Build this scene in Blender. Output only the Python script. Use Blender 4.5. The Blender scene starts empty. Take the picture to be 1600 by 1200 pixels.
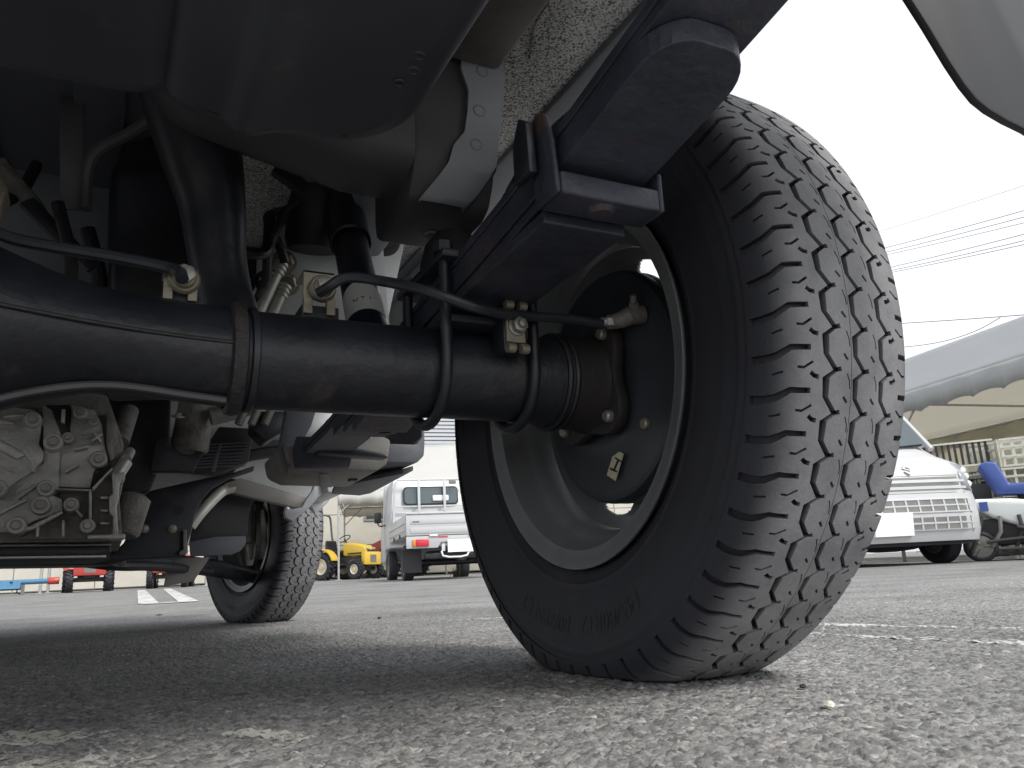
import bpy, bmesh, math, random
import numpy as np
from mathutils import Vector, Matrix
from mathutils.geometry import delaunay_2d_cdt
random.seed(7); np.random.seed(7)
R = math.radians
scene = bpy.context.scene
col = scene.collection
# ---------------------------------------------------------------- camera
cam = bpy.data.objects.new('camera', bpy.data.cameras.new('camera'))
col.objects.link(cam); scene.camera = cam
yaw, pit, rol = 0.4771, 0.2399, -0.0526
fw = Vector((math.sin(yaw)*math.cos(pit), math.cos(yaw)*math.cos(pit), math.sin(pit)))
r0 = Vector((math.cos(yaw), -math.sin(yaw), 0)); u0 = r0.cross(fw)
rv = r0*math.cos(rol)+u0*math.sin(rol); uv = -r0*math.sin(rol)+u0*math.cos(rol)
m = Matrix((rv, uv, -fw)).transposed().to_4x4(); m.translation = (0.2161, -0.6123, 0.0805)
cam.matrix_world = m
cam.data.sensor_width = 36; cam.data.lens = 36*1247.85/1600
cam.data.clip_start = 0.02; cam.data.clip_end = 2000
# ---------------------------------------------------------------- light
SUN_EL, SUN_AZ = R(48), R(160)          # azimuth clockwise from +Y: the sun stands behind and to the right
w = bpy.data.worlds.new('World'); scene.world = w; w.use_nodes = True
nt = w.node_tree
sky = nt.nodes.new('ShaderNodeTexSky'); sky.sky_type = 'NISHITA'; sky.sun_disc = False
sky.sun_elevation = SUN_EL; sky.sun_rotation = SUN_AZ
sky.dust_density = 2.5; sky.air_density = 1.0; sky.ozone_density = 1
hs = nt.nodes.new('ShaderNodeHueSaturation'); hs.inputs['Saturation'].default_value = 0.2
bg = nt.nodes['Background']; bg.inputs[1].default_value = 0.13
veil = nt.nodes.new('ShaderNodeMix'); veil.data_type = 'RGBA'; veil.inputs['Factor'].default_value = .55      # thin bright overcast in front of the blue
veil.inputs['B'].default_value = (4.6, 4.7, 4.85, 1)
nt.links.new(sky.outputs[0], hs.inputs['Color']); nt.links.new(hs.outputs[0], veil.inputs['A']); nt.links.new(veil.outputs['Result'], bg.inputs[0])
sl = bpy.data.lights.new('sun', 'SUN'); sl.energy = 1.15; sl.angle = R(15); sl.color = (1, .96, .9)
sun = bpy.data.objects.new('sun', sl); col.objects.link(sun)
sd = Vector((math.sin(SUN_AZ)*math.cos(SUN_EL), math.cos(SUN_AZ)*math.cos(SUN_EL), math.sin(SUN_EL)))
sun.rotation_euler = sd.to_track_quat('Z', 'Y').to_euler()
vs = scene.view_settings
vs.view_transform = 'Standard'; vs.look = 'None'; vs.gamma = 1; vs.use_curve_mapping = False; vs.exposure = 1.13
cy = scene.cycles
cy.use_denoising = True; cy.max_bounces = 10; cy.diffuse_bounces = 6; cy.glossy_bounces = 4; cy.transparent_max_bounces = 12
cy.sample_clamp_indirect = 10
# ---------------------------------------------------------------- materials
def mat(name, c, rough=.5, metal=0., var=.2, vs=18., dirt=None, da=0., ds=9., bump=0., bs=120., spec=.5, stretch=None):
    m = bpy.data.materials.new(name); m.use_nodes = True
    n = m.node_tree.nodes; l = m.node_tree.links; b = n['Principled BSDF']
    b.inputs['Metallic'].default_value = metal; b.inputs['Specular IOR Level'].default_value = spec
    tc = n.new('ShaderNodeTexCoord'); src = tc.outputs['Object']
    if stretch:
        mp = n.new('ShaderNodeMapping'); mp.inputs['Scale'].default_value = stretch
        l.new(src, mp.inputs[0]); src = mp.outputs[0]
    n1 = n.new('ShaderNodeTexNoise'); n1.inputs['Scale'].default_value = vs; n1.inputs['Detail'].default_value = 6; n1.inputs['Roughness'].default_value = .65
    l.new(src, n1.inputs['Vector'])
    mr = n.new('ShaderNodeMapRange'); mr.inputs[1].default_value = .25; mr.inputs[2].default_value = .75
    mr.inputs[3].default_value = 1-var; mr.inputs[4].default_value = 1+var; l.new(n1.outputs[0], mr.inputs[0])
    mx = n.new('ShaderNodeVectorMath'); mx.operation = 'SCALE'; mx.inputs[0].default_value = c
    l.new(mr.outputs[0], mx.inputs['Scale']); out = mx.outputs[0]
    if dirt:
        n2 = n.new('ShaderNodeTexNoise'); n2.inputs['Scale'].default_value = ds; n2.inputs['Detail'].default_value = 9; n2.inputs['Roughness'].default_value = .7
        l.new(src, n2.inputs['Vector'])
        r2 = n.new('ShaderNodeMapRange'); r2.inputs[1].default_value = .64-.28*da; r2.inputs[2].default_value = .78-.2*da; l.new(n2.outputs[0], r2.inputs[0])
        mm = n.new('ShaderNodeMix'); mm.data_type = 'RGBA'; mm.inputs['B'].default_value = (*dirt, 1)
        l.new(r2.outputs[0], mm.inputs['Factor']); l.new(out, mm.inputs['A']); out = mm.outputs['Result']
    l.new(out, b.inputs['Base Color'])
    rr = n.new('ShaderNodeMapRange'); rr.inputs[3].default_value = max(.03, rough-.1); rr.inputs[4].default_value = min(1, rough+.12)
    l.new(n1.outputs[0], rr.inputs[0]); l.new(rr.outputs[0], b.inputs['Roughness'])
    if bump:
        n3 = n.new('ShaderNodeTexNoise'); n3.inputs['Scale'].default_value = bs; n3.inputs['Detail'].default_value = 4
        l.new(src, n3.inputs['Vector'])
        bp = n.new('ShaderNodeBump'); bp.inputs['Strength'].default_value = bump; bp.inputs['Distance'].default_value = .004
        l.new(n3.outputs[0], bp.inputs['Height']); l.new(bp.outputs[0], b.inputs['Normal'])
    return m
RUST = (.16, .065, .03); DUST = (.17, .15, .12)
K = {}
K['chassis'] = mat('black_chassis_paint', (.018, .020, .026), .42, var=.35, dirt=(.06, .05, .04), da=.25, ds=14, bump=.15, bs=90)
K['spring'] = mat('spring_steel', (.040, .043, .060), .5, var=.5, dirt=RUST, da=.2, ds=11, bump=.25, bs=150)
K['axle'] = mat('axle_paint', (.014, .0155, .021), .46, var=.5, dirt=(.055, .046, .040), da=.2, ds=16, bump=.22, bs=120)
K['rustyring'] = mat('rusty_weld', (.025, .024, .026), .6, var=.4, dirt=(.10, .05, .03), da=.2, ds=30, bump=.5, bs=200)
K['flange'] = mat('brown_flange', (.026, .022, .021), .6, var=.35, dirt=(.05, .032, .024), da=.3, ds=18, bump=.2)
K['muffler'] = mat('muffler_steel', (.058, .060, .072), .5, metal=.1, var=.25, vs=7, dirt=(.12, .10, .08), da=.1, ds=25)
K['grey'] = mat('grey_primer', (.22, .23, .25), .5, var=.12, vs=8, dirt=(.13, .11, .09), da=.15, ds=12)
K['greybrown'] = mat('dusty_grey_paint', (.21, .20, .185), .55, var=.2, vs=9, dirt=(.12, .095, .07), da=.35, ds=10)
K['plategrey'] = mat('bracket_grey_paint', (.30, .31, .33), .45, var=.1, vs=8, dirt=(.16, .14, .12), da=.12, ds=14)
K['archgrey'] = mat('grimy_shadowed_rail_paint', (.065, .065, .068), .5, var=.2, vs=9, dirt=(.10, .085, .07), da=.3, ds=10)  # base darkened to carry the shadow of the rail recess, dirt over it
K['greydark'] = mat('dark_grey_floor_paint', (.13, .135, .15), .55, var=.15, vs=8)
K['crossgrey'] = mat('shaded_brown_grey_paint', (.082, .082, .082), .5, var=.2, vs=9, dirt=(.07, .055, .04), da=.35, ds=10)  # dusty grey copy, darkened to hold the crossmember's shade
K['lightgrey'] = mat('pale_grey_paint', (.62, .63, .63), .45, var=.1, vs=6, dirt=(.3, .27, .23), da=.15, ds=9)
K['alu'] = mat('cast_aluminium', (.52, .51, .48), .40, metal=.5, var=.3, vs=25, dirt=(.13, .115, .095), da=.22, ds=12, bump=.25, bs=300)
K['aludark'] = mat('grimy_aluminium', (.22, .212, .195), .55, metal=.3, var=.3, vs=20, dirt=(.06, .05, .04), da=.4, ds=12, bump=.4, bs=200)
K['zinc'] = mat('zinc_plated_steel', (.30, .275, .21), .42, metal=.45, var=.25, vs=60, dirt=(.16, .13, .09), da=.2, ds=40)
K['bolt'] = mat('bolt_steel', (.35, .34, .31), .42, metal=.6, var=.3, vs=80)
K['rubber'] = mat('black_rubber', (.014, .014, .016), .6, var=.25, vs=20)
K['hose'] = mat('hose_rubber', (.012, .013, .016), .45, var=.2)
K['linegrey'] = mat('brake_line_sleeve', (.03, .033, .04), .4, var=.3, vs=60)
K['pipe'] = mat('plated_pipe', (.5, .49, .44), .4, metal=.3, var=.15, vs=40)
K['plate'] = mat('backing_plate_paint', (.036, .041, .050), .42, var=.3, vs=9, dirt=(.04, .045, .05), da=.3, ds=6)
K['rim'] = mat('wheel_silver_paint', (.175, .18, .187), .45, metal=.25, var=.18, vs=10, dirt=(.12, .115, .11), da=.18, ds=10, bump=.08)
K['shock'] = mat('gloss_black_shock', (.010, .012, .020), .3, var=.2)
K['white'] = mat('white_body_paint', (.48, .49, .50), .3, var=.03, vs=3)
K['plasticgrey'] = mat('grey_plastic', (.10, .105, .12), .55, var=.15, bump=.1)
K['label'] = mat('paper_label', (.55, .55, .53), .6, var=.08, vs=40, dirt=(.3, .28, .24), da=.25, ds=30)
K['yellowlabel'] = mat('cream_label', (.50, .46, .34), .55, var=.1, dirt=(.25, .2, .14), da=.2, ds=60)
K['ink'] = mat('label_ink', (.02, .02, .02), .6, var=0)
K['flap'] = mat('mud_flap_rubber', (.017, .018, .021), .55, var=.18, vs=7, stretch=(1, 1, .25), dirt=(.03, .03, .03), da=.15, ds=20)
K['glass'] = mat('dark_glass', (.05, .075, .085), .06, var=.1, spec=.8)
K['blackplastic'] = mat('black_plastic', (.02, .02, .022), .5, var=.2)
# ---------------------------------------------------------------- mesh helpers
def basis(d):
    d = Vector(d).normalized()
    a = d.orthogonal().normalized(); b = d.cross(a).normalized()
    return d, a, b
class MB:
    def __init__(s): s.v = []; s.f = []
    def add(s, vs, fs):
        o = len(s.v); s.v += [tuple(p) for p in vs]; s.f += [tuple(i+o for i in q) for q in fs]; return s
    def box(s, x0, x1, y0, y1, z0, z1, M=None):
        vs = [Vector(p) for p in ((x0,y0,z0),(x1,y0,z0),(x1,y1,z0),(x0,y1,z0),(x0,y0,z1),(x1,y0,z1),(x1,y1,z1),(x0,y1,z1))]
        if M: vs = [M @ p for p in vs]
        return s.add(vs, [(0,3,2,1),(4,5,6,7),(0,1,5,4),(1,2,6,5),(2,3,7,6),(3,0,4,7)])
    def cyl(s, p, q, r, r2=None, n=16, caps=True):
        p, q = Vector(p), Vector(q); d, a, b = basis(q-p); r2 = r if r2 is None else r2
        vs = []
        for c, rr in ((p, r), (q, r2)):
            for i in range(n):
                t = 2*math.pi*i/n; vs.append(c+rr*(math.cos(t)*a+math.sin(t)*b))
        fs = [(i, (i+1) % n, n+(i+1) % n, n+i) for i in range(n)]
        if caps: fs += [tuple(range(n))[::-1], tuple(range(n, 2*n))]
        return s.add(vs, fs)
    def tube(s, pts, r, n=8, smooth=0, closed=False):
        P = [Vector(p) for p in pts]
        for _ in range(smooth):
            Q = [P[0]]
            for i in range(len(P)-1): Q += [P[i]*.75+P[i+1]*.25, P[i]*.25+P[i+1]*.75]
            P = Q+[P[-1]]
        rs = r if isinstance(r, (list, tuple)) else [r]*len(P)
        if len(rs) != len(P): rs = list(float(q) for q in np.interp(np.linspace(0, 1, len(P)), np.linspace(0, 1, len(rs)), rs))
        d = (P[1]-P[0]).normalized(); a = d.orthogonal().normalized(); vs = []
        for i, p in enumerate(P):
            t = (P[min(i+1, len(P)-1)]-P[max(i-1, 0)]).normalized()
            a = (a-t*a.dot(t)).normalized(); b = t.cross(a)
            for k in range(n):
                an = 2*math.pi*k/n; vs.append(p+rs[i]*(math.cos(an)*a+math.sin(an)*b))
        fs = []
        for i in range(len(P)-1):
            for k in range(n): fs.append((i*n+k, i*n+(k+1) % n, (i+1)*n+(k+1) % n, (i+1)*n+k))
        fs += [tuple(range(n))[::-1], tuple(range((len(P)-1)*n, len(P)*n))]
        return s.add(vs, fs)
    def lathe(s, prof, o, axis, n=48, close=False):
        o = Vector(o); d, a, b = basis(axis); vs = []; k = len(prof)
        for i in range(n):
            t = 2*math.pi*i/n; e = math.cos(t)*a+math.sin(t)*b
            for r, h in prof: vs.append(o+d*h+e*r)
        fs = []
        for i in range(n):
            j = (i+1) % n
            for q in range(k-1 if not close else k):
                q2 = (q+1) % k; fs.append((i*k+q, i*k+q2, j*k+q2, j*k+q))
        return s.add(vs, fs)
    def prism(s, pts, vec):
        n = len(pts); vec = Vector(vec); P = [Vector(p) for p in pts]
        return s.add(P+[p+vec for p in P], [tuple(range(n))[::-1], tuple(range(n, 2*n))]+[(i, (i+1) % n, n+(i+1) % n, n+i) for i in range(n)])
    def torus(s, c, axis, Rr, r, n=20, k=6):
        return s.lathe([(Rr+r*math.cos(2*math.pi*i/k), r*math.sin(2*math.pi*i/k)) for i in range(k)], c, axis, n, True)
    def hexn(s, p, axis, r, h, rot=0):
        p = Vector(p); ax = Vector(axis).normalized()
        return s.cyl(p, p+ax*h, r, n=6)
    def build(s, name, mt, parent=None, bevel=0., smooth=True, ang=35, seg=2, recalc=True):
        me = bpy.data.meshes.new(name); me.from_pydata(s.v, [], s.f); me.update()
        if bevel or recalc:
            bm = bmesh.new(); bm.from_mesh(me)
            if recalc: bmesh.ops.recalc_face_normals(bm, faces=bm.faces)
            if bevel:
                es = [e for e in bm.edges if len(e.link_faces) == 2 and e.calc_face_angle(0) > .5]
                bmesh.ops.bevel(bm, geom=es, offset=bevel, segments=seg, profile=.5, affect='EDGES', clamp_overlap=True)
            bm.to_mesh(me); bm.free()
        if smooth:
            me.shade_smooth(); me.set_sharp_from_angle(angle=R(ang))
        me.materials.append(K[mt] if isinstance(mt, str) else mt)
        o = bpy.data.objects.new(name, me); col.objects.link(o)
        if parent: o.parent = parent
        return o
def tag(o, label=None, cat=None, group=None, kind=None):
    for k, v in (('label', label), ('category', cat), ('group', group), ('kind', kind)):
        if v: o[k] = v
    return o
def empty(name, loc=(0,0,0), rz=0, parent=None):
    o = bpy.data.objects.new(name, None); col.objects.link(o); o.location = loc; o.rotation_euler.z = rz
    o.empty_display_size = .1
    if parent: o.parent = parent
    return o
def copy_tree(o, parent=None):
    c = o.copy(); col.objects.link(c); c.parent = parent
    for ch in list(o.children): copy_tree(ch, c)
    return c
def text_mesh(txt, size, depth=.0):
    cu = bpy.data.curves.new('t', 'FONT'); cu.body = txt; cu.size = size; cu.extrude = depth; cu.align_x = 'CENTER'; cu.align_y = 'CENTER'
    o = bpy.data.objects.new('t', cu); col.objects.link(o)
    dg = bpy.context.evaluated_depsgraph_get(); me = bpy.data.meshes.new_from_object(o.evaluated_get(dg))
    vs = [tuple(v.co) for v in me.vertices]; fs = [tuple(p.vertices) for p in me.polygons]
    bpy.data.objects.remove(o); bpy.data.curves.remove(cu); bpy.data.meshes.remove(me)
    return vs, fs
def text_part(name, txt, size, M, mt, parent, depth=.0004):
    vs, fs = text_mesh(txt, size, depth); mb = MB(); mb.add([M @ Vector(v) for v in vs], fs)
    return mb.build(name, mt, parent, smooth=False, recalc=False)
def frame(o, x, y):
    x = Vector(x).normalized(); y = (Vector(y)-x*Vector(y).dot(x)).normalized(); z = x.cross(y)
    M = Matrix((x, y, z)).transposed().to_4x4(); M.translation = o; return M
# ================================================================ GROUND
def gz(x, y):
    t = np.maximum(0, np.asarray(y, float)-2.0)
    return .0187*(t*t/(t+1.0))
def hash2(i, j, s):
    h = np.sin(i*127.1+j*311.7+s*74.7)*43758.5453
    return h-np.floor(h)
def stones(x, y, cell=.0050):
    u, v = x/cell, y/cell; iu, iv = np.floor(u), np.floor(v)
    best = np.full(u.shape, -1e9)
    for a in (-1, 0, 1):
        for b in (-1, 0, 1):
            ci, cj = iu+a, iv+b
            px = ci+.15+.7*hash2(ci, cj, 1); py = cj+.15+.7*hash2(ci, cj, 2)
            rr = .35+.4*hash2(ci, cj, 3); hh = .25+.75*hash2(ci, cj, 4)
            an = hash2(ci, cj, 5)*6.28; dx, dy = u-px, v-py
            ex = dx*np.cos(an)+dy*np.sin(an); ey = -dx*np.sin(an)+dy*np.cos(an)
            d = (np.abs(ex)/rr)**3+(np.abs(ey)/(rr*.8))**3
            best = np.maximum(best, hh*(1.1-d**.67))
    return np.clip(best, -.15, 1.)
def gheight(x, y):
    big = .0008*np.sin(x*9+1)*np.sin(y*7)
    return .0021*stones(x, y)+.0010*stones(x+3.3, y+1.7, .0032)-.002+big
def grid_obj(name, X, Y, Z, mt, keep=None):
    ny, nx = X.shape
    me = bpy.data.meshes.new(name)
    V = np.stack([X, Y, Z], -1).reshape(-1, 3)
    idx = np.arange(ny*nx).reshape(ny, nx)
    F = np.stack([idx[:-1, :-1], idx[:-1, 1:], idx[1:, 1:], idx[1:, :-1]], -1).reshape(-1, 4)
    me.vertices.add(len(V)); me.vertices.foreach_set('co', V.astype(np.float32).ravel())
    me.loops.add(len(F)*4); me.loops.foreach_set('vertex_index', F.astype(np.int32).ravel())
    me.polygons.add(len(F)); me.polygons.foreach_set('loop_start', np.arange(0, len(F)*4, 4, dtype=np.int32))
    me.update(calc_edges=True); me.validate(); me.shade_smooth()
    me.materials.append(mt)
    o = bpy.data.objects.new(name, me); col.objects.link(o); return o
def asphalt(name, bump):
    m = bpy.data.materials.new(name); m.use_nodes = True
    n = m.node_tree.nodes; l = m.node_tree.links; b = n['Principled BSDF']
    tc = n.new('ShaderNodeTexCoord')
    vo = n.new('ShaderNodeTexVoronoi'); vo.inputs['Scale'].default_value = 200; l.new(tc.outputs['Object'], vo.inputs['Vector'])
    sp = n.new('ShaderNodeSeparateColor'); l.new(vo.outputs['Color'], sp.inputs[0])
    rp = n.new('ShaderNodeValToRGB'); e = rp.color_ramp.elements
    e[0].position = 0; e[0].color = (.104, .105, .106, 1); e[1].position = 1; e[1].color = (.40, .40, .39, 1); q = e.new(.975); q.color = (.34, .335, .325, 1)
    for p_, c_ in ((.25, (.168, .168, .167)), (.6, (.222, .222, .220)), (.88, (.285, .28, .27)), (.95, (.22, .20, .185))):
        q = e.new(p_); q.color = (*c_, 1)
    l.new(sp.outputs[0], rp.inputs[0])
    n1 = n.new('ShaderNodeTexNoise'); n1.inputs['Scale'].default_value = 2.2; n1.inputs['Detail'].default_value = 8; n1.inputs['Roughness'].default_value = .6
    l.new(tc.outputs['Object'], n1.inputs['Vector'])
    mr = n.new('ShaderNodeMapRange'); mr.inputs[1].default_value = .3; mr.inputs[2].default_value = .7; mr.inputs[3].default_value = .72; mr.inputs[4].default_value = 1.25
    l.new(n1.outputs[0], mr.inputs[0])
    n2 = n.new('ShaderNodeTexNoise'); n2.inputs['Scale'].default_value = 420; n2.inputs['Detail'].default_value = 3; l.new(tc.outputs['Object'], n2.inputs['Vector'])
    m2 = n.new('ShaderNodeMapRange'); m2.inputs[1].default_value = .3; m2.inputs[2].default_value = .7; m2.inputs[3].default_value = .75; m2.inputs[4].default_value = 1.25; l.new(n2.outputs[0], m2.inputs[0])
    mu = n.new('ShaderNodeMath'); mu.operation = 'MULTIPLY'; l.new(mr.outputs[0], mu.inputs[0]); l.new(m2.outputs[0], mu.inputs[1])
    sc_ = n.new('ShaderNodeVectorMath'); sc_.operation = 'SCALE'; l.new(rp.outputs[0], sc_.inputs[0]); l.new(mu.outputs[0], sc_.inputs['Scale'])
    l.new(sc_.outputs[0], b.inputs['Base Color']); b.inputs['Roughness'].default_value = .8; b.inputs['Specular IOR Level'].default_value = .4
    bp = n.new('ShaderNodeBump'); bp.inputs['Strength'].default_value = bump; bp.inputs['Distance'].default_value = .003
    ad = n.new('ShaderNodeMath'); ad.operation = 'MULTIPLY_ADD'; ad.inputs[1].default_value = -1.5; l.new(vo.outputs['Distance'], ad.inputs[0]); l.new(n2.outputs[0], ad.inputs[2])
    l.new(ad.outputs[0], bp.inputs['Height']); l.new(bp.outputs[0], b.inputs['Normal'])
    return m
K['asphalt_near'] = asphalt('asphalt_coarse', .35); K['asphalt'] = asphalt('asphalt', .8)
ys = [-.62]; st = .0016
while ys[-1] < 3.2: ys.append(ys[-1]+st); st *= 1.0052
xa = list(np.arange(.0, 1.2, .0018)); st = .0018
x_ = 1.2
while x_ < 3.6: x_ += st; st *= 1.012; xa.append(x_)
xl = []; st = .0018; x_ = 0
while x_ > -1.3: x_ -= st; st *= 1.012; xl.append(x_)
xs = np.array(xl[::-1]+xa); ys = np.array(ys)
GX, GY = np.meshgrid(xs, ys)
GZ = gheight(GX, GY)+gz(GX, GY)
ed = np.minimum(np.minimum(GX-xs[0], xs[-1]-GX), np.minimum(GY-ys[0], ys[-1]-GY))
k_ = np.clip(ed/.15, 0, 1); GZ = GZ*k_+(1-k_)*(gz(GX, GY)-.0095)
tag(grid_obj('pavement', GX, GY, GZ, K['asphalt_near']), 'coarse grey asphalt with exposed stones under the truck', kind='structure')
fx = np.concatenate([np.linspace(-300, -20, 15), np.linspace(-18, 24, 60), np.linspace(28, 300, 15)]); fy = np.concatenate([np.linspace(-300, -10, 12), np.linspace(-8, 30, 100), np.linspace(34, 300, 14)])
FX, FY = np.meshgrid(fx, fy)
tag(grid_obj('ground', FX, FY, gz(FX, np.minimum(FY, 24))-.008, K['asphalt']), 'wide grey asphalt yard', kind='structure')
# painted markings follow the stones
def paint_mat(name, thr, c=(.62, .62, .58)):
    m = mat(name, c, .7, var=.2, vs=60); n = m.node_tree.nodes; l = m.node_tree.links
    b = n['Principled BSDF']; tr = n.new('ShaderNodeBsdfTransparent'); mx = n.new('ShaderNodeMixShader')
    tc = n.new('ShaderNodeTexCoord'); nn = n.new('ShaderNodeTexNoise'); nn.inputs['Scale'].default_value = 90; nn.inputs['Detail'].default_value = 6; nn.inputs['Roughness'].default_value = .7
    n4 = n.new('ShaderNodeTexNoise'); n4.inputs['Scale'].default_value = 9; n4.inputs['Detail'].default_value = 5
    l.new(tc.outputs['Object'], nn.inputs['Vector']); l.new(tc.outputs['Object'], n4.inputs['Vector'])
    ad = n.new('ShaderNodeMath'); ad.operation = 'ADD'; l.new(nn.outputs[0], ad.inputs[0]); l.new(n4.outputs[0], ad.inputs[1])
    mr = n.new('ShaderNodeMapRange'); mr.inputs[1].default_value = thr-.06; mr.inputs[2].default_value = thr+.06; l.new(ad.outputs[0], mr.inputs[0])
    l.new(mr.outputs[0], mx.inputs[0]); l.new(tr.outputs[0], mx.inputs[1]); l.new(b.outputs[0], mx.inputs[2])
    l.new(mx.outputs[0], n['Material Output'].inputs[0]); return m
K['paint'] = paint_mat('worn_white_paint', 1.0, (.5, .5, .48)); K['paint_worn'] = paint_mat('flaking_paint', 1.03, (.46, .45, .41)); K['paint_far'] = paint_mat('white_line_paint', .88, (.5, .5, .48))
def strip(name, a, b, wd, mt, label, near=True, res=.006):
    a, b = np.array(a[:2]), np.array(b[:2]); d = b-a; L = np.hypot(*d); d = d/L; p = np.array([-d[1], d[0]])
    nu, nv = max(2, int(L/res)), max(2, int(wd/res))
    U, V = np.meshgrid(np.linspace(0, L, nu), np.linspace(-wd/2, wd/2, nv))
    X = a[0]+d[0]*U+p[0]*V; Y = a[1]+d[1]*U+p[1]*V
    Z = gz(X, Y)+(gheight(X, Y)+.0005 if near else -.003)
    return tag(grid_obj(name, X, Y, Z, K[mt]), label, kind='structure')
strip('painted_line', (1.113,0.262,0.000), (1.127,-0.072,0.000), .030, 'paint', 'thin worn white parking line right of the tyre, the farther one')
strip('painted_line', (0.978,0.147,0.000), (0.987,-0.154,0.000), .030, 'paint', 'thin worn white parking line right of the tyre, the nearer one')
strip('painted_line', (0.920,1.129,0.000), (1.046,1.058,0.000), .05, 'paint', 'short white line end left of the large tyre')
strip('paint_patch', (.03, .140), (.215, -.018), .045, 'paint_worn', 'flaking white paint patch on the asphalt at the lower left', res=.003)
strip('paint_patch', (.08, .012), (.24, -.131), .03, 'paint_worn', 'flaking white paint patch nearest the camera at the lower left', res=.003)
strip('paint_patch', (.293, -.070), (.338, -.138), .02, 'paint_worn', 'few white paint flakes on the asphalt near the lower edge', res=.003)
strip('bay_line', (0.531,5.671,0.051), (0.931,16.364,0.189), .13, 'paint_far', 'white parking bay line running away on the far left', near=False, res=.1)
strip('bay_line', (0.782,5.553,0.045), (1.372,16.340,0.177), .13, 'paint_far', 'white parking bay line running away beside the front wheel', near=False, res=.1)
strip('bay_line', (0.483,5.574,0.050), (0.827,5.549,0.043), .16, 'paint_far', 'white crosswise end of the parking bay', near=False, res=.05)
strip('bay_line', (4.4, 9.5), (6.2, 8.0), .12, 'paint_far', 'white parking line in front of the parked pickup', near=False, res=.1)
strip('bay_line', (3.2, 12.0), (5.2, 10.2), .12, 'paint_far', 'white parking line behind the parked pickup', near=False, res=.1)
# ================================================================ TYRE
TW, ZC, N_P = .6470, .2533, 62
HALF = [(0,.2745),(.012,.2743),(.024,.2736),(.036,.2724),(.046,.2706),(.053,.2680),(.058,.2640),(.0615,.2575),(.0640,.2490),(.0655,.240),(.066,.222),(.0635,.200),(.059,.184),(.053,.171),(.0485,.1655)]
P_ = np.array([(-a, b) for a, b in HALF[::-1]]+HALF[1:])
AL = np.concatenate([[0], np.cumsum(np.hypot(*np.diff(P_, axis=0).T))]); AL -= AL[-1]/2
# light smoothing of the profile
ss = np.linspace(AL[0], AL[-1], 400); px_, pr_ = np.interp(ss, AL, P_[:, 0]), np.interp(ss, AL, P_[:, 1])
for _ in range(60):
    px_[1:-1] = (px_[:-2]+2*px_[1:-1]+px_[2:])/4; pr_[1:-1] = (pr_[:-2]+2*pr_[1:-1]+pr_[2:])/4
def prof_at(s):
    x, r = np.interp(s, ss, px_), np.interp(s, ss, pr_)
    e = .0008; tx = np.interp(s+e, ss, px_)-np.interp(s-e, ss, px_); tr = np.interp(s+e, ss, pr_)-np.interp(s-e, ss, pr_)
    L = np.hypot(tx, tr); return x, r, -tr/L, tx/L
PIT = 2*math.pi*.2745/N_P
S_TOP = .083                                             # arc length of the lug band on either side
def offset_poly(pts, wd):
    P = [np.array(p, float) for p in pts]; Lf, Rt = [], []
    for i in range(len(P)):
        d0 = P[i]-P[i-1] if i else P[1]-P[0]; d1 = P[i+1]-P[i] if i < len(P)-1 else d0
        if i == 0: d0 = d1
        d0, d1 = d0/np.hypot(*d0), d1/np.hypot(*d1); n0, n1 = np.array([-d0[1], d0[0]]), np.array([-d1[1], d1[0]])
        nn = n0+n1; nn = nn/np.hypot(*nn); k = 1/max(.5, nn.dot(n0)); w_ = wd[i] if isinstance(wd, (list, tuple)) else wd
        Lf.append(P[i]+nn*w_/2*k); Rt.append(P[i]-nn*w_/2*k)
    return Lf+Rt[::-1]
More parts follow.
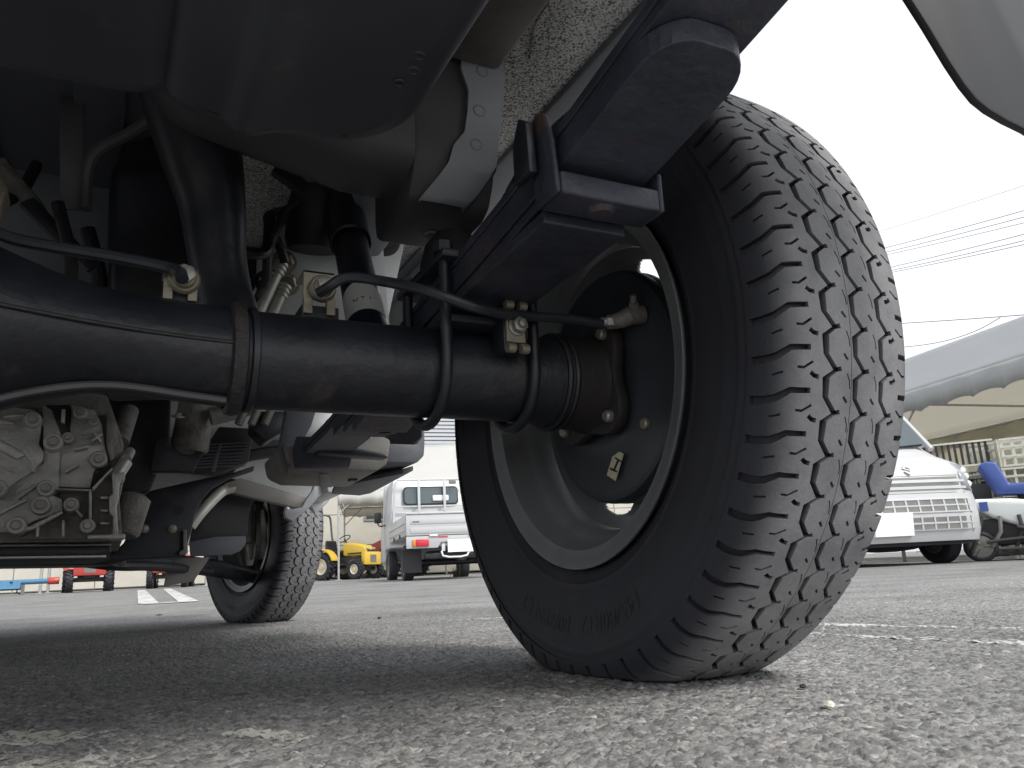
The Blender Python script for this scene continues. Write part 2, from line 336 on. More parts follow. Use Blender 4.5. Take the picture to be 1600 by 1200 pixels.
def tread_cell():
    p = PIT; polys = []                                  # (polygon in (u, s), depth)
    DL = .40                                             # phase of the grooves within the pitch
    bu, bs_, bw = [0, .45, .64, 1.0], [-1, -1, 1, -1], [1.0, 1.0, .72, 1.0]
    def zig(c, a, wd):
        us_ = sorted({0., 1.}|{(u+DL) % 1. for u in bu}); lo, up = [], []
        for u in us_:
            q = (u-DL) % 1.; f_ = float(np.interp(q, bu, bs_)); w_ = wd*float(np.interp(q, [0, .02, .43, .47, .64, .97, 1], [.7, 1, 1, .75, .75, .65, .7]))
            lo.append((u*p, c+a*f_-w_/2)); up.append((u*p, c+a*f_+w_/2))
        return lo+up[::-1]
    G = .0248
    for g_, w_g in ((-G, .0066), (0, .0058), (G, .0058)): polys.append((zig(g_, .0040, w_g), .0066))
    for g_ in (-G, 0, G): polys.append((offset_poly([(.040*p, g_+.0040), (.085*p, g_+.0086)], .0032), .0045))       # knob at each outer corner
    for sg in (-1, 1):
        # wide lateral slot over the shoulder and down the side
        polys.append((offset_poly([(.53*p, sg*.0405), (.51*p, sg*.0540), (.30*p, sg*.0635), (.22*p, sg*.0720), (.20*p, sg*.0800)], [.0036, .0040, .0050, .0058, .0062]), .0048))
        o_ = .0045 if sg < 0 else .0
        polys.append((offset_poly([(.85*p, sg*(G+.0052+o_)), (.875*p, sg*(G+.0088+o_)), (.95*p, sg*(G+.0115+o_))], .0030), .0045))     # hooked notch
        polys.append((offset_poly([(.20*p, sg*.0390), (.05*p, sg*.0455), (.055*p, sg*.0500)], .0017), .0035))       # wavy sipe
        polys.append((offset_poly([(.93*p, sg*.0590), (.84*p, sg*.0660)], .0015), .002))
        cR = sg*G/2
        polys.append((offset_poly([(.44*p, cR-.0016), (.30*p, cR+.0016)], .0019), .004))
        polys.append((offset_poly([(.98*p, cR+.0012), (.80*p, cR+.0032), (.62*p, cR+.0036)], .0010), .003))
    polys.append(([(0, -G/2+.0046), (p, -G/2+.0046), (p, -G/2+.0051), (0, -G/2+.0051)], .0006))                      # mould line
    vs, fs, dep = [], [], []
    g = []
    def pt(u, s): vs.append(Vector((u, s))); return len(vs)-1
    us = np.linspace(0, p, 5); svals = np.linspace(-S_TOP, S_TOP, 41)
    rect = [pt(0, -S_TOP), pt(p, -S_TOP), pt(p, S_TOP), pt(0, S_TOP)]
    edges = []
    for u in us: edges.append((pt(u, -S_TOP), pt(u, S_TOP)))
    for s in svals: edges.append((pt(0, s), pt(p, s)))
    faces = []
    for poly, d in polys:
        area = sum(poly[i][0]*poly[(i+1) % len(poly)][1]-poly[(i+1) % len(poly)][0]*poly[i][1] for i in range(len(poly)))
        if area < 0: poly = poly[::-1]
        faces.append([pt(min(p, max(0, a)), b) for a, b in poly]); dep.append(d)
    ov, oe, of, oov, ooe, oof = delaunay_2d_cdt(vs, edges, faces, 0, 1e-6)
    V2 = np.array([(v.x, v.y) for v in ov])
    fd = [max([dep[k] for k in q], default=0) for q in oof]
    return V2, [list(f) for f in of], fd
V2, TF, FD = tread_cell()
# walls: split vertices by depth level
lev = {}
cellV, cellF = [], []
def vid(i, d):
    k = (i, round(d, 5))
    if k not in lev: lev[k] = len(cellV); cellV.append((V2[i, 0], V2[i, 1], d))
    return lev[k]
em = {}
for f, d in zip(TF, FD):
    a = sum(V2[f[i]][0]*V2[f[(i+1) % len(f)]][1]-V2[f[(i+1) % len(f)]][0]*V2[f[i]][1] for i in range(len(f)))
    if a < 0: f = f[::-1]
    if abs(a) < 1e-12: continue
    cellF.append([vid(i, d) for i in f])
    for i in range(len(f)): em.setdefault((f[i], f[(i+1) % len(f)]), d)
for (a, b), d in em.items():
    d2 = em.get((b, a))
    if d2 is not None and d2 > d+1e-6: cellF.append([vid(b, d), vid(a, d), vid(a, d2), vid(b, d2)])
CV = np.array(cellV)
def tyre_mesh():
    V, F = [], []
    n = len(CV)
    x, r, nx, nr = prof_at(CV[:, 1])
    dome = .0
    lug = np.clip((np.abs(CV[:, 1])-.060)/.02, 0, 1)
    for k in range(N_P):
        th = (CV[:, 0]/PIT+k)*2*math.pi/N_P
        d = CV[:, 2]*(1-.2*lug)-.0012*lug
        rr = r-nr*d; xx = x-nx*d
        V.append(np.stack([xx, -rr*np.cos(th), rr*np.sin(th)], -1))
        F += [[i+k*n for i in f] for f in cellF]
    V = np.concatenate(V)
    base = len(V); NS = 248
    vs = []
    for side in (-1, 1):                                  # smooth sidewalls with ridges
        sv = np.linspace(S_TOP-.0004, ss[-1], 34)*side
        X, Rr, NX, NR = prof_at(sv); a = np.abs(sv)
        rdg = .0011*np.exp(-((a-.0905)/.0010)**2)+.0006*np.exp(-((a-.104)/.0010)**2)+.0012*np.exp(-((a-.146)/.0016)**2)+.0006*np.exp(-((a-.138)/.001)**2)
        X, Rr = X+NX*rdg, Rr+NR*rdg
        o = base+len(vs)
        for i in range(NS):
            t = 2*math.pi*i/NS
            for q in range(len(sv)): vs.append((X[q], -Rr[q]*math.cos(t), Rr[q]*math.sin(t)))
        m_ = len(sv)
        for i in range(NS):
            j = (i+1) % NS
            for q in range(m_-1):
                fc = [o+i*m_+q, o+i*m_+q+1, o+j*m_+q+1, o+j*m_+q]
                F.append(fc if side > 0 else fc[::-1])
    # embossed size marking on both sidewalls
    tv, tf = text_mesh('145/80R12   80/78N LT', .021, .0)
    V = np.concatenate([V, np.array(vs)])
    for side in (-1, 1):
        for turn, txt in ((.0, None), (math.pi, None)):
            o = len(V); nv = []
            for a, b, c in tv:
                rr = .213+b; ang = (math.pi*1.5+turn)-side*-1*(a/.213)
                xs_ = np.interp(rr, pr_[200:][::-1], px_[200:][::-1])+.0007
                nv.append((side*xs_, -rr*math.cos(ang), rr*math.sin(ang)))
            V = np.concatenate([V, np.array(nv)]); F += [[i+o for i in f] for f in tf]
    # flatten where the tyre meets the ground
    z = V[:, 2]; lim = -ZC+.0005
    over = np.clip(lim-z, 0, None)
    near = np.clip(1-(z-lim)/.06, 0, 1)*(np.abs(V[:, 1]) < .13)
    V[:, 0] *= 1+.05*near*np.clip(1-np.abs(V[:, 1])/.13, 0, 1)
    V[:, 2] = np.where(z < lim, lim+over*.06, z)
    me = bpy.data.meshes.new('tyre'); me.from_pydata([tuple(v) for v in V], [], F); me.update()
    wear = np.zeros(len(V), np.float32); a_ = np.abs(CV[:, 1]); f_ = np.clip((a_-.040)/.030, 0, 1)
    wear[:N_P*n] = np.tile(np.where(CV[:, 2] < 1e-6, 1-f_*f_*(3-2*f_), 0), N_P)
    at2 = me.attributes.new('wear', 'FLOAT', 'POINT'); at2.data.foreach_set('value', wear)
    me.shade_smooth(); me.set_sharp_from_angle(angle=R(40)); return me
def tyre_mat():
    m = mat('tyre_rubber', (.026, .027, .034), .62, var=.25, vs=9, dirt=(.05, .046, .042), da=.15, ds=7, bump=.12, bs=500, spec=.4)
    return m
K['tyre'] = tyre_mat()
def scuffed(m):
    # rubber whose running surface is scuffed grey and dusty where the road has worn it
    n = m.node_tree.nodes; l = m.node_tree.links; b = n['Principled BSDF']; old = b.inputs['Base Color'].links[0].from_socket
    at_n = n.new('ShaderNodeAttribute'); at_n.attribute_name = 'wear'; tc = n.new('ShaderNodeTexCoord')
    nz = n.new('ShaderNodeTexNoise'); nz.inputs['Scale'].default_value = 26; nz.inputs['Detail'].default_value = 8; nz.inputs['Roughness'].default_value = .7; l.new(tc.outputs['Object'], nz.inputs['Vector'])
    mr = n.new('ShaderNodeMapRange'); mr.inputs[1].default_value = .25; mr.inputs[2].default_value = .75; mr.inputs[3].default_value = .45; mr.inputs[4].default_value = 1.1; l.new(nz.outputs[0], mr.inputs[0])
    mu = n.new('ShaderNodeMath'); mu.operation = 'MULTIPLY'; mu.use_clamp = True; l.new(at_n.outputs['Fac'], mu.inputs[0]); l.new(mr.outputs[0], mu.inputs[1])
    mx = n.new('ShaderNodeMix'); mx.data_type = 'RGBA'; mx.inputs['B'].default_value = (.23, .23, .238, 1)
    l.new(mu.outputs[0], mx.inputs['Factor']); l.new(old, mx.inputs['A']); l.new(mx.outputs['Result'], b.inputs['Base Color'])
scuffed(K['tyre'])
TYRE = tyre_mesh(); TYRE.materials.append(K['tyre'])
def mesh_only(mb, name, mt, **k):
    o = mb.build(name, mt, **k); me = o.data; bpy.data.objects.remove(o); return me
rim_prof = [(.1625,-.0500),(.1672,-.0512),(.1678,-.0500),(.1665,-.0470),(.1600,-.0450),(.1540,-.0430),(.1520,-.0400),(.1500,-.0280),(.1495,-.0240),(.1430,-.0190),(.1370,-.0130),(.1355,-.0060),(.1355,.0120),(.1400,.0180),(.1490,.0230),(.1510,.0400),(.1530,.0440),(.1600,.0460),(.1672,.0500),(.1640,.0520),
            (.1590,.0485),(.1510,.0460),(.1480,.0420),(.1465,.0260),(.1370,.0205),(.1330,.0130),(.1330,-.0070),(.1345,-.0140),(.1410,-.0210),(.1465,-.0255),(.1480,-.0390),(.1510,-.0460),(.1590,-.0480)]
rim_me = mesh_only(MB().lathe(rim_prof, (0,0,0), (1,0,0), 96, True), 'rim', 'rim', ang=50)
# disc with vent slots, built as a polar grid with holes and thickness
def disc_mesh():
    NA, rs = 320, [.030,.045,.060,.072,.080,.087]+[.092+.0012*k for k in range(28)]+[.127,.130,.1325]
    hx = lambda r: float(np.interp(r, [.03,.06,.075,.09,.105,.12,.1325], [.030,.030,.022,.024,.030,.022,.004]))
    mb = MB(); vs = []; fs = []
    for th in (0, .0032):
        for i in range(NA):
            t = 2*math.pi*i/NA
            for r in rs: vs.append((hx(r)+th, r*math.cos(t), r*math.sin(t)))
    n = len(rs); o = NA*n
    def hole(i, q):
        ph = (i % 40)-19.5; rr = (rs[q]+rs[q+1])/2
        return abs(ph/10.5)**3+abs((rr-.1085)/.0145)**3 < 1
    keep = {}
    for i in range(NA):
        for q in range(n-1): keep[i, q] = not hole(i, q)
    for (i, q), k in keep.items():
        if not k: continue
        j = (i+1) % NA
        fs.append((i*n+q, j*n+q, j*n+q+1, i*n+q+1)); fs.append((o+i*n+q, o+i*n+q+1, o+j*n+q+1, o+j*n+q))
        for (i2, q2, a, b) in (((i-1) % NA, q, i*n+q, i*n+q+1), ((i+1) % NA, q, j*n+q+1, j*n+q), (i, q-1, j*n+q, i*n+q), (i, q+1, i*n+q+1, j*n+q+1)):
            if q2 < 0 or q2 >= n-1 or not keep[i2, q2]: fs.append((a, b, o+b, o+a))
    mb.add(vs, fs); return mesh_only(mb, 'wheel_disc', 'rim', ang=50)
disc_me = disc_mesh()
hub_me = mesh_only(MB().lathe([(.0,.016),(.030,.016),(.034,.020),(.034,.045),(.028,.062),(.0,.064)], (0,0,0), (1,0,0), 32), 'hub', 'bolt')
nut_mb = MB().cyl((.030,0,0), (.046,0,0), .0095, .0085, 6); nut_me = mesh_only(nut_mb, 'wheel_nut', 'bolt')
def link(name, me, parent, loc=(0,0,0), rot=(0,0,0)):
    o = bpy.data.objects.new(name, me); col.objects.link(o); o.parent = parent; o.location = loc; o.rotation_euler = rot; return o
# ================================================================ THE TRUCK ABOVE THE CAMERA
truck = tag(empty('light_truck'), 'light truck seen from beneath, its rear axle and large rear tyre filling the view', 'truck')
def wheel(x, y, steer, flip, label, drum=True):
    wobj = empty('wheel', (x, y, ZC), steer+(math.pi if flip else 0), truck); wobj['label'] = label
    link('tyre', TYRE, wobj); link('rim', rim_me, wobj, (-.0066,0,0)); link('wheel_disc', disc_me, wobj, (-.0066,0,0)); link('hub', hub_me, wobj)
    for k in range(4):
        a = k*math.pi/2+.6; link('wheel_nut', nut_me, wobj, (0, .05*math.cos(a), .05*math.sin(a)))
    return wobj
wheel(TW, 0, 0, False, 'large black rear tyre with zigzag tread on grey steel rim')
wheel(.640, 1.909, .3031, False, 'front wheel turned outward, seen past the rear axle')
wheel(-TW, 0, 0, True, 'left rear wheel'); wheel(-.640, 1.909, .3031, True, 'left front wheel')
# brake drum and backing plate inside the rear wheel
def drum(sx):
    e = empty('drum_brake', (0,0,0), 0, truck); e['label'] = 'black drum brake backing plate with cream sticker'
    c = (sx*.628, 0, ZC); ax = (sx, 0, 0)
    MB().lathe([(0,.0),(.030,.0),(.055,-.004),(.068,-.004),(.078,.002),(.101,.002),(.1075,.004),(.110,.009),(.110,.016),(.104,.016),(0,.016)], c, ax, 64).build('backing_plate', 'plate', e)
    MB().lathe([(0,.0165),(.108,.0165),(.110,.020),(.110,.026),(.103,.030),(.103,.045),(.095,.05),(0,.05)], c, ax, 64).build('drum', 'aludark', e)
    for dy, dz, r in ((-.0602,-.0480,.0052),(-.018,-.072,.0045)):
        MB().lathe([(0,-.0045),(r*.7,-.0045),(r,-.003),(r,.004)], (sx*.630, dy, ZC+dz), ax, 16).build('rubber_plug', 'zinc' if dy < -.05 else 'flange', e)
    if sx > 0:
        st = MB().prism([(0.626,-0.016,0.190),(0.626,-0.029,0.184),(0.626,-0.013,0.162),(0.626,-0.000,0.169)], (-.0008,0,0)).build('sticker', 'yellowlabel', e, smooth=False)
        h = MB()
        for P in ([(0.625,-0.017,0.183),(0.625,-0.026,0.178),(0.625,-0.025,0.177),(0.625,-0.016,0.182)], [(0.625,-0.008,0.175),(0.625,-0.018,0.170),(0.625,-0.017,0.169),(0.625,-0.007,0.173)], [(0.625,-0.020,0.180),(0.625,-0.022,0.179),(0.625,-0.014,0.171),(0.625,-0.012,0.172)]): h.prism(P, (-.0006,0,0))
        h.build('letter_h', 'ink', e, smooth=False)
    # wheel cylinder with bleed nipple
    y0, z0 = -.066, ZC+.042
    b = MB().cyl((sx*.628, y0-.006, z0+.006), (sx*.612, y0-.003, z0+.003), .0085, .008, 20).tube([(sx*.615, y0-.004, z0+.003), (sx*.609, y0-.001, z0+.000), (sx*.602, y0+.003, z0-.001)], [.0082,.0074,.0062], 16, 2)
    b.build('wheel_cylinder', 'aludark', e, ang=50)
    MB().hexn((sx*.603, y0+.003, z0-.001), (-sx, .5, 0), .0062, .006).cyl((sx*.598, y0+.0055, z0-.001), (sx*.593, y0+.008, z0-.001), .0044, n=12).build('pipe_nut', 'bolt', e)
    MB().hexn((sx*.618, y0-.008, z0+.009), (-sx*.3, -.5, .8), .0046, .006).cyl((sx*.616, y0-.011, z0+.014), (sx*.614, y0-.014, z0+.019), .0034, .0028, 12).build('bleed_nipple', 'aludark', e)
drum(1); drum(-1)
# ---------------- rear axle
ax = empty('rear_axle', (0,0,0), 0, truck); ax['label'] = 'black rear axle tube with bulged differential housing'
def axle_mesh():
    st = [(.612,.2205-.2533+.2533+.0,.0),]
    # stations: X, top z, bottom z, half depth
    S = [(.610,.294,.2125,.0405),(.560,.294,.2125,.0405),(.552,.2910,.2155,.0378),(.420,.2910,.2155,.0378),(.30,.2912,.2160,.0378),(.262,.2925,.2190,.040),(.225,.2945,.2235,.043),(.200,.2975,.2225,.048),(.176,.3035,.2170,.056),(.150,.3130,.2085,.066),(.120,.3270,.1960,.079),(.080,.3450,.1790,.093),(.040,.3560,.1680,.102),(0,.3600,.1640,.105)]
    S = S+[(-a, b, c, d) for a, b, c, d in S[:-1][::-1]]
    n = 40; vs = []
    for x, t, b, d in S:
        for k in range(n):
            a = 2*math.pi*k/n; vs.append((x, d*math.cos(a), (t+b)/2+(t-b)/2*math.sin(a)))
    fs = []
    for i in range(len(S)-1):
        for k in range(n): fs.append((i*n+k, i*n+(k+1) % n, (i+1)*n+(k+1) % n, (i+1)*n+k))
    fs += [tuple(range(n)), tuple(range((len(S)-1)*n, len(S)*n))]
    return MB().add(vs, fs)
axle_mesh().build('axle_housing', 'axle', ax, ang=50)
MB().lathe([(.0385,-.006),(.0425,-.0045),(.0435,0),(.0425,.0045),(.0385,.006)], (.2965,0,.2535), (1,0,0), 40).build('weld_ring', 'rustyring', ax)
MB().lathe([(.0385,-.003),(.0405,-.002),(.0405,.002),(.0385,.003)], (.3075,0,.2535), (1,0,0), 40).build('weld_ring', 'chassis', ax)
# horizontal weld seam along the banjo half and lower flange edge
MB().tube([(.06,-.1005,.259),(.12,-.0795,.259),(.176,-.0575,.258),(.225,-.0440,.257),(.262,-.0405,.2555),(.292,-.0385,.2550)], .0014, 6, 2).build('weld_seam', 'rustyring', ax)
MB().tube([(.02,-.02,.1655),(.08,-.022,.1795),(.120,-.022,.1965),(.150,-.022,.2095),(.176,-.022,.2175),(.2,-.02,.2225),(.225,-.018,.2240),(.262,-.018,.2195),(.29,-.018,.2170)], .0028, 6, 2).build('housing_lip', 'archgrey', ax)
MB().lathe([(.0,-.135),(.045,-.132),(.062,-.120),(.066,-.10),(.07,-.02)], (0,0,.262), (0,1,0), 40).build('differential_cover', 'axle', ax)
for sx in (1, -1):
    fl = [(math.cos(t)*(.056+.009*math.cos(4*t+math.pi)), math.sin(t)*(.056+.009*math.cos(4*t+math.pi))) for t in np.linspace(0, 2*math.pi, 49)[:-1]]
    MB().prism([(sx*.6205, a, .2533+b) for a, b in fl], (-sx*.012, 0, 0)).build('axle_end_flange', 'flange', ax, bevel=.003)
    MB().lathe([(.0405,.0),(.0418,.002),(.0425,.016),(.0432,.034),(.0460,.0422)], (sx*.566,0,.2533), (sx,0,0), 40).build('flange_neck', 'flange', ax)
    for k in range(4):
        a = .785+k*math.pi/2
        MB().lathe([(0,-.006),(.004,-.006),(.0055,-.004),(.0055,.0)], (sx*.6085, .0535*math.cos(a), .2533+.0535*math.sin(a)), (sx,0,0), 12).build('flange_bolt', 'bolt', ax)
    for xx in (.576, .5685):
        MB().torus((sx*xx,0,.2533), (1,0,0), .0425, .0026, 40).build('axle_collar', 'axle', ax)
# ---------------- leaf springs with their clamps
SY = [-.62,-.50,-.42,-.33,-.216,-.10,0,.10,.25,.37,.50,.56]; SZ = [.455,.419,.398,.381,.3605,.346,.336,.325,.303,.288,.281,.281]
ztop = lambda y: float(np.interp(y, SY, SZ))
def leaf(mb, x0, x1, y0, y1, t0, t1, round0=False, cut=.0):
    ys_ = list(np.linspace(y0, y1, 26)); vs = []
    for y in ys_:
        a, b = x0, x1
        if round0:
            e = (y-y0)/.022
            if e < 1: k = (1-math.sqrt(max(0, 1-(1-e)**2)))*.5*(x1-x0); a, b = x0+k*.98, x1-k*.98
        vs += [(a, y, ztop(y)-t0), (b, y, ztop(y)-t0), (b, y, ztop(y)-t1), (a, y, ztop(y)-t1)]
    fs = [(0,1,2,3), tuple(len(vs)-4+i for i in (3,2,1,0))]
    for i in range(len(ys_)-1):
        for k in range(4): fs.append((i*4+k, (i+1)*4+k, (i+1)*4+(k+1) % 4, i*4+(k+1) % 4))
    mb.add(vs, fs)
def spring(sx):
    e = empty('leaf_spring', (0,0,0), 0, truck); e['label'] = 'dark steel leaf spring above the axle'
    def mm(mb): mb.v = [(sx*a, b, c) for a, b, c in mb.v]; return mb
    b = MB(); leaf(b, .460, .525, -.47, .52, 0, .0074); mm(b).build('leaf', 'spring', e, bevel=.0012, smooth=False)
    b = MB(); leaf(b, .4608, .5242, -.46, .50, .0080, .0152); mm(b).build('leaf', 'spring', e, bevel=.0012, smooth=False)
    b = MB(); ys_ = list(np.concatenate([-.335+.03*(1-np.cos(np.linspace(0, math.pi/2, 8))), np.linspace(-.29, .34, 16)])); leaf_r(b, .4595, .5255, ys_, .0160, .0300, .03); mm(b).build('leaf', 'spring', e, bevel=.0015, smooth=False)
    b = MB(); leaf(b, .461, .5245, -.200, .30, .0310, .0385); mm(b).build('leaf', 'spring', e, bevel=.0012, smooth=False)
    b = MB(); yy = [-.197,-.15,-.10,-.05,0,.10,.26]; zz_ = [.3055,.3045,.3035,.3015,.2965,.281,.2525]; vs_ = []
    for y, z in zip(yy, zz_): vs_ += [(.4605, y, z+.009), (.525, y, z+.009), (.525, y, z), (.4605, y, z)]
    b.add(vs_, [(0,1,2,3), tuple(len(vs_)-4+i for i in (3,2,1,0))]+[(i*4+k, (i+1)*4+k, (i+1)*4+(k+1) % 4, i*4+(k+1) % 4) for i in range(6) for k in range(4)]); mm(b).build('leaf', 'spring', e, bevel=.0015, smooth=False)
    # rebound clip: base strap and two arms
    yc = -.214; z0 = ztop(yc)
    b = MB(); b.box(.4555, .5305, yc-.016, yc+.012, z0-.0500, z0-.0345)
    b.prism([(.4515, yc-.016, z0-.0500), (.4515, yc+.012, z0-.0500), (.4515, yc+.014, z0-.004), (.4515, yc+.006, z0+.016), (.4515, yc-.006, z0+.010), (.4515, yc-.013, z0-.012)], (.004,0,0)); b.box(.5305, .5345, yc-.016, yc+.012, z0-.0500, z0-.022)
    mm(b).build('rebound_clip', 'spring', e, bevel=.0018, seg=3)
    b = MB(); b.prism([(.4425, yc+.000, z0-.030), (.4425, yc+.022, z0-.030), (.4425, yc+.022, z0-.002), (.4425, yc+.012, z0+.014), (.4425, yc+.002, z0+.006)], (.006,0,0)); mm(b).build('clip_arm', 'chassis', e, bevel=.0012)
    b = MB(); b.lathe([(0,-.003),(.008,-.003),(.011,0),(.011,.003)], (.492, yc-.002, z0-.0501), (0,0,1), 20); mm(b).build('clip_rivet', 'spring', e)
    # clamp plate, U-bolts round the axle
    b = MB(); b.box(.446, .540, -.058, .058, .3365, .344); mm(b).build('clamp_plate', 'chassis', e, bevel=.002)
    for xx in (.4525, .5325):
        P = [(xx, -.0445, .352), (xx, -.0445, .2535)]+[(xx, -.0445*math.cos(t), .2535-.0445*math.sin(t)) for t in np.linspace(.15, math.pi-.15, 16)]+[(xx, .0445, .2535), (xx, .0445, .352)]
        b = MB(); b.tube(P, .0048, 12); mm(b).build('u_bolt', 'chassis', e)
        for yy in (-.0445, .0445):
            b = MB(); b.hexn((xx, yy, .3442), (0,0,1), .0085, .009); mm(b).build('nut', 'chassis', e)
    b = MB(); b.box(.455, .530, -.045, .045, .286, .2935); mm(b).build('spring_seat', 'chassis', e, bevel=.003)
    # front eye and hanger, rear shackle
    b = MB(); b.cyl((.455, .530, .272), (.530, .530, .272), .023, n=28); mm(b).build('spring_eye', 'spring', e, bevel=.002)
    shackle(sx, e)
    b = MB(); b.cyl((.455, -.478, .418), (.530, -.478, .418), .02, n=28); mm(b).build('spring_eye', 'spring', e, bevel=.002)
def shackle(sx, e):
    for xx in (.447, .532):
        b = MB(); b.prism([(sx*xx, -.462, .400), (sx*xx, -.497, .400), (sx*xx, -.497, .562), (sx*xx, -.455, .562)], (sx*.005, 0, 0)); b.build('shackle_plate', 'chassis', e, bevel=.001)
    b = MB(); b.cyl((sx*.440, -.478, .418), (sx*.545, -.478, .418), .009, n=12); b.build('shackle_bolt', 'bolt', e)
def leaf_r(mb, x0, x1, ys_, t0, t1, rr):
    vs = []; y0 = ys_[0]
    for y in ys_:
        e = min(1, (y-y0)/rr); k = (1-math.sqrt(max(0, 1-(1-e)**2)))*.5*(x1-x0)*.75
        a, b = x0+k, x1-k
        vs += [(a, y, ztop(y)-t0), (b, y, ztop(y)-t0), (b, y, ztop(y)-t1), (a, y, ztop(y)-t1)]
    fs = [(0,1,2,3), tuple(len(vs)-4+i for i in (3,2,1,0))]
    for i in range(len(ys_)-1):
        for k in range(4): fs.append((i*4+k, (i+1)*4+k, (i+1)*4+(k+1) % 4, i*4+(k+1) % 4))
    mb.add(vs, fs)
spring(1); spring(-1)
for sx in (1, -1):
    MB().lathe([(.031,.0),(.0305,.018),(.026,.036),(.017,.048),(.0,.053)], (sx*.488, .018, .344), (0,0,1), 32).build('bump_stop', 'rubber', truck)
# ---------------- cargo bed, floor and frame
def speckle():
    m = bpy.data.materials.new('stone_chip_coating'); m.use_nodes = True
    n = m.node_tree.nodes; l = m.node_tree.links; b = n['Principled BSDF']; tc = n.new('ShaderNodeTexCoord')
    n1 = n.new('ShaderNodeTexNoise'); n1.inputs['Scale'].default_value = 480; n1.inputs['Detail'].default_value = 3; l.new(tc.outputs['Object'], n1.inputs['Vector'])
    rp = n.new('ShaderNodeValToRGB'); e = rp.color_ramp.elements
    e[0].position = .36; e[0].color = (.05, .05, .05, 1); e[1].position = .54; e[1].color = (.72, .71, .68, 1)
    n2 = n.new('ShaderNodeTexNoise'); n2.inputs['Scale'].default_value = 7; n2.inputs['Detail'].default_value = 5; l.new(tc.outputs['Object'], n2.inputs['Vector'])
    ad = n.new('ShaderNodeMath'); ad.operation = 'MULTIPLY_ADD'; ad.inputs[1].default_value = .22; l.new(n2.outputs[0], ad.inputs[0])
    sb = n.new('ShaderNodeMath'); sb.operation = 'SUBTRACT'; sb.inputs[1].default_value = .11; l.new(n1.outputs[0], sb.inputs[0]); l.new(sb.outputs[0], ad.inputs[2])
    l.new(ad.outputs[0], rp.inputs[0]); l.new(rp.outputs[0], b.inputs['Base Color']); b.inputs['Roughness'].default_value = .75
    bp = n.new('ShaderNodeBump'); bp.inputs['Strength'].default_value = .6; bp.inputs['Distance'].default_value = .003; l.new(n1.outputs[0], bp.inputs['Height']); l.new(bp.outputs[0], b.inputs['Normal'])
    return m
K['speckle'] = speckle()
bed = empty('cargo_bed', (0,0,0), 0, truck)  # rear end cut short, out of view, to let daylight onto the ground
MB().box(.315, .640, -.50, 1.22, .605, .625).build('floor_panel', 'speckle', bed, smooth=False)
MB().box(-.640, .3145, -.50, 1.22, .604, .6245).build('floor_panel', 'greydark', bed, smooth=False)
for k in range(7): MB().box(-.62+.13*k, -.57+.13*k, -.49, 1.2, .596, .6042).build('floor_rib', 'greydark', bed, bevel=.003)
for sx in (1, -1):
    MB().box(min(sx*.6405, sx*.705), max(sx*.6405, sx*.705), -.50, 1.22, .598, .624).build('floor_edge', 'grey', bed, bevel=.004)
    MB().box(min(sx*.690, sx*.705), max(sx*.690, sx*.705), -.50, 1.22, .6245, .91).build('side_gate', 'white', bed, bevel=.004)
MB().box(-.688, .688, -.50, -.485, .6255, .91).build('tailgate', 'white', bed, bevel=.004)
MB().box(-.688, .688, 1.20, 1.215, .6255, .95).build('front_board', 'white', bed, bevel=.004)
q = []
for t in np.linspace(0, 2*math.pi, 26)[:-1]:
    k = 1+.12*math.sin(3*t+1)+.06*math.sin(7*t)
    q.append((.585+.030*k*math.cos(t)+.018*math.sin(t), -.055+.075*k*math.sin(t), .6045))
MB().prism(q, (0,0,-.0035)).build('sealant_patch', 'speckle', bed, bevel=.002)
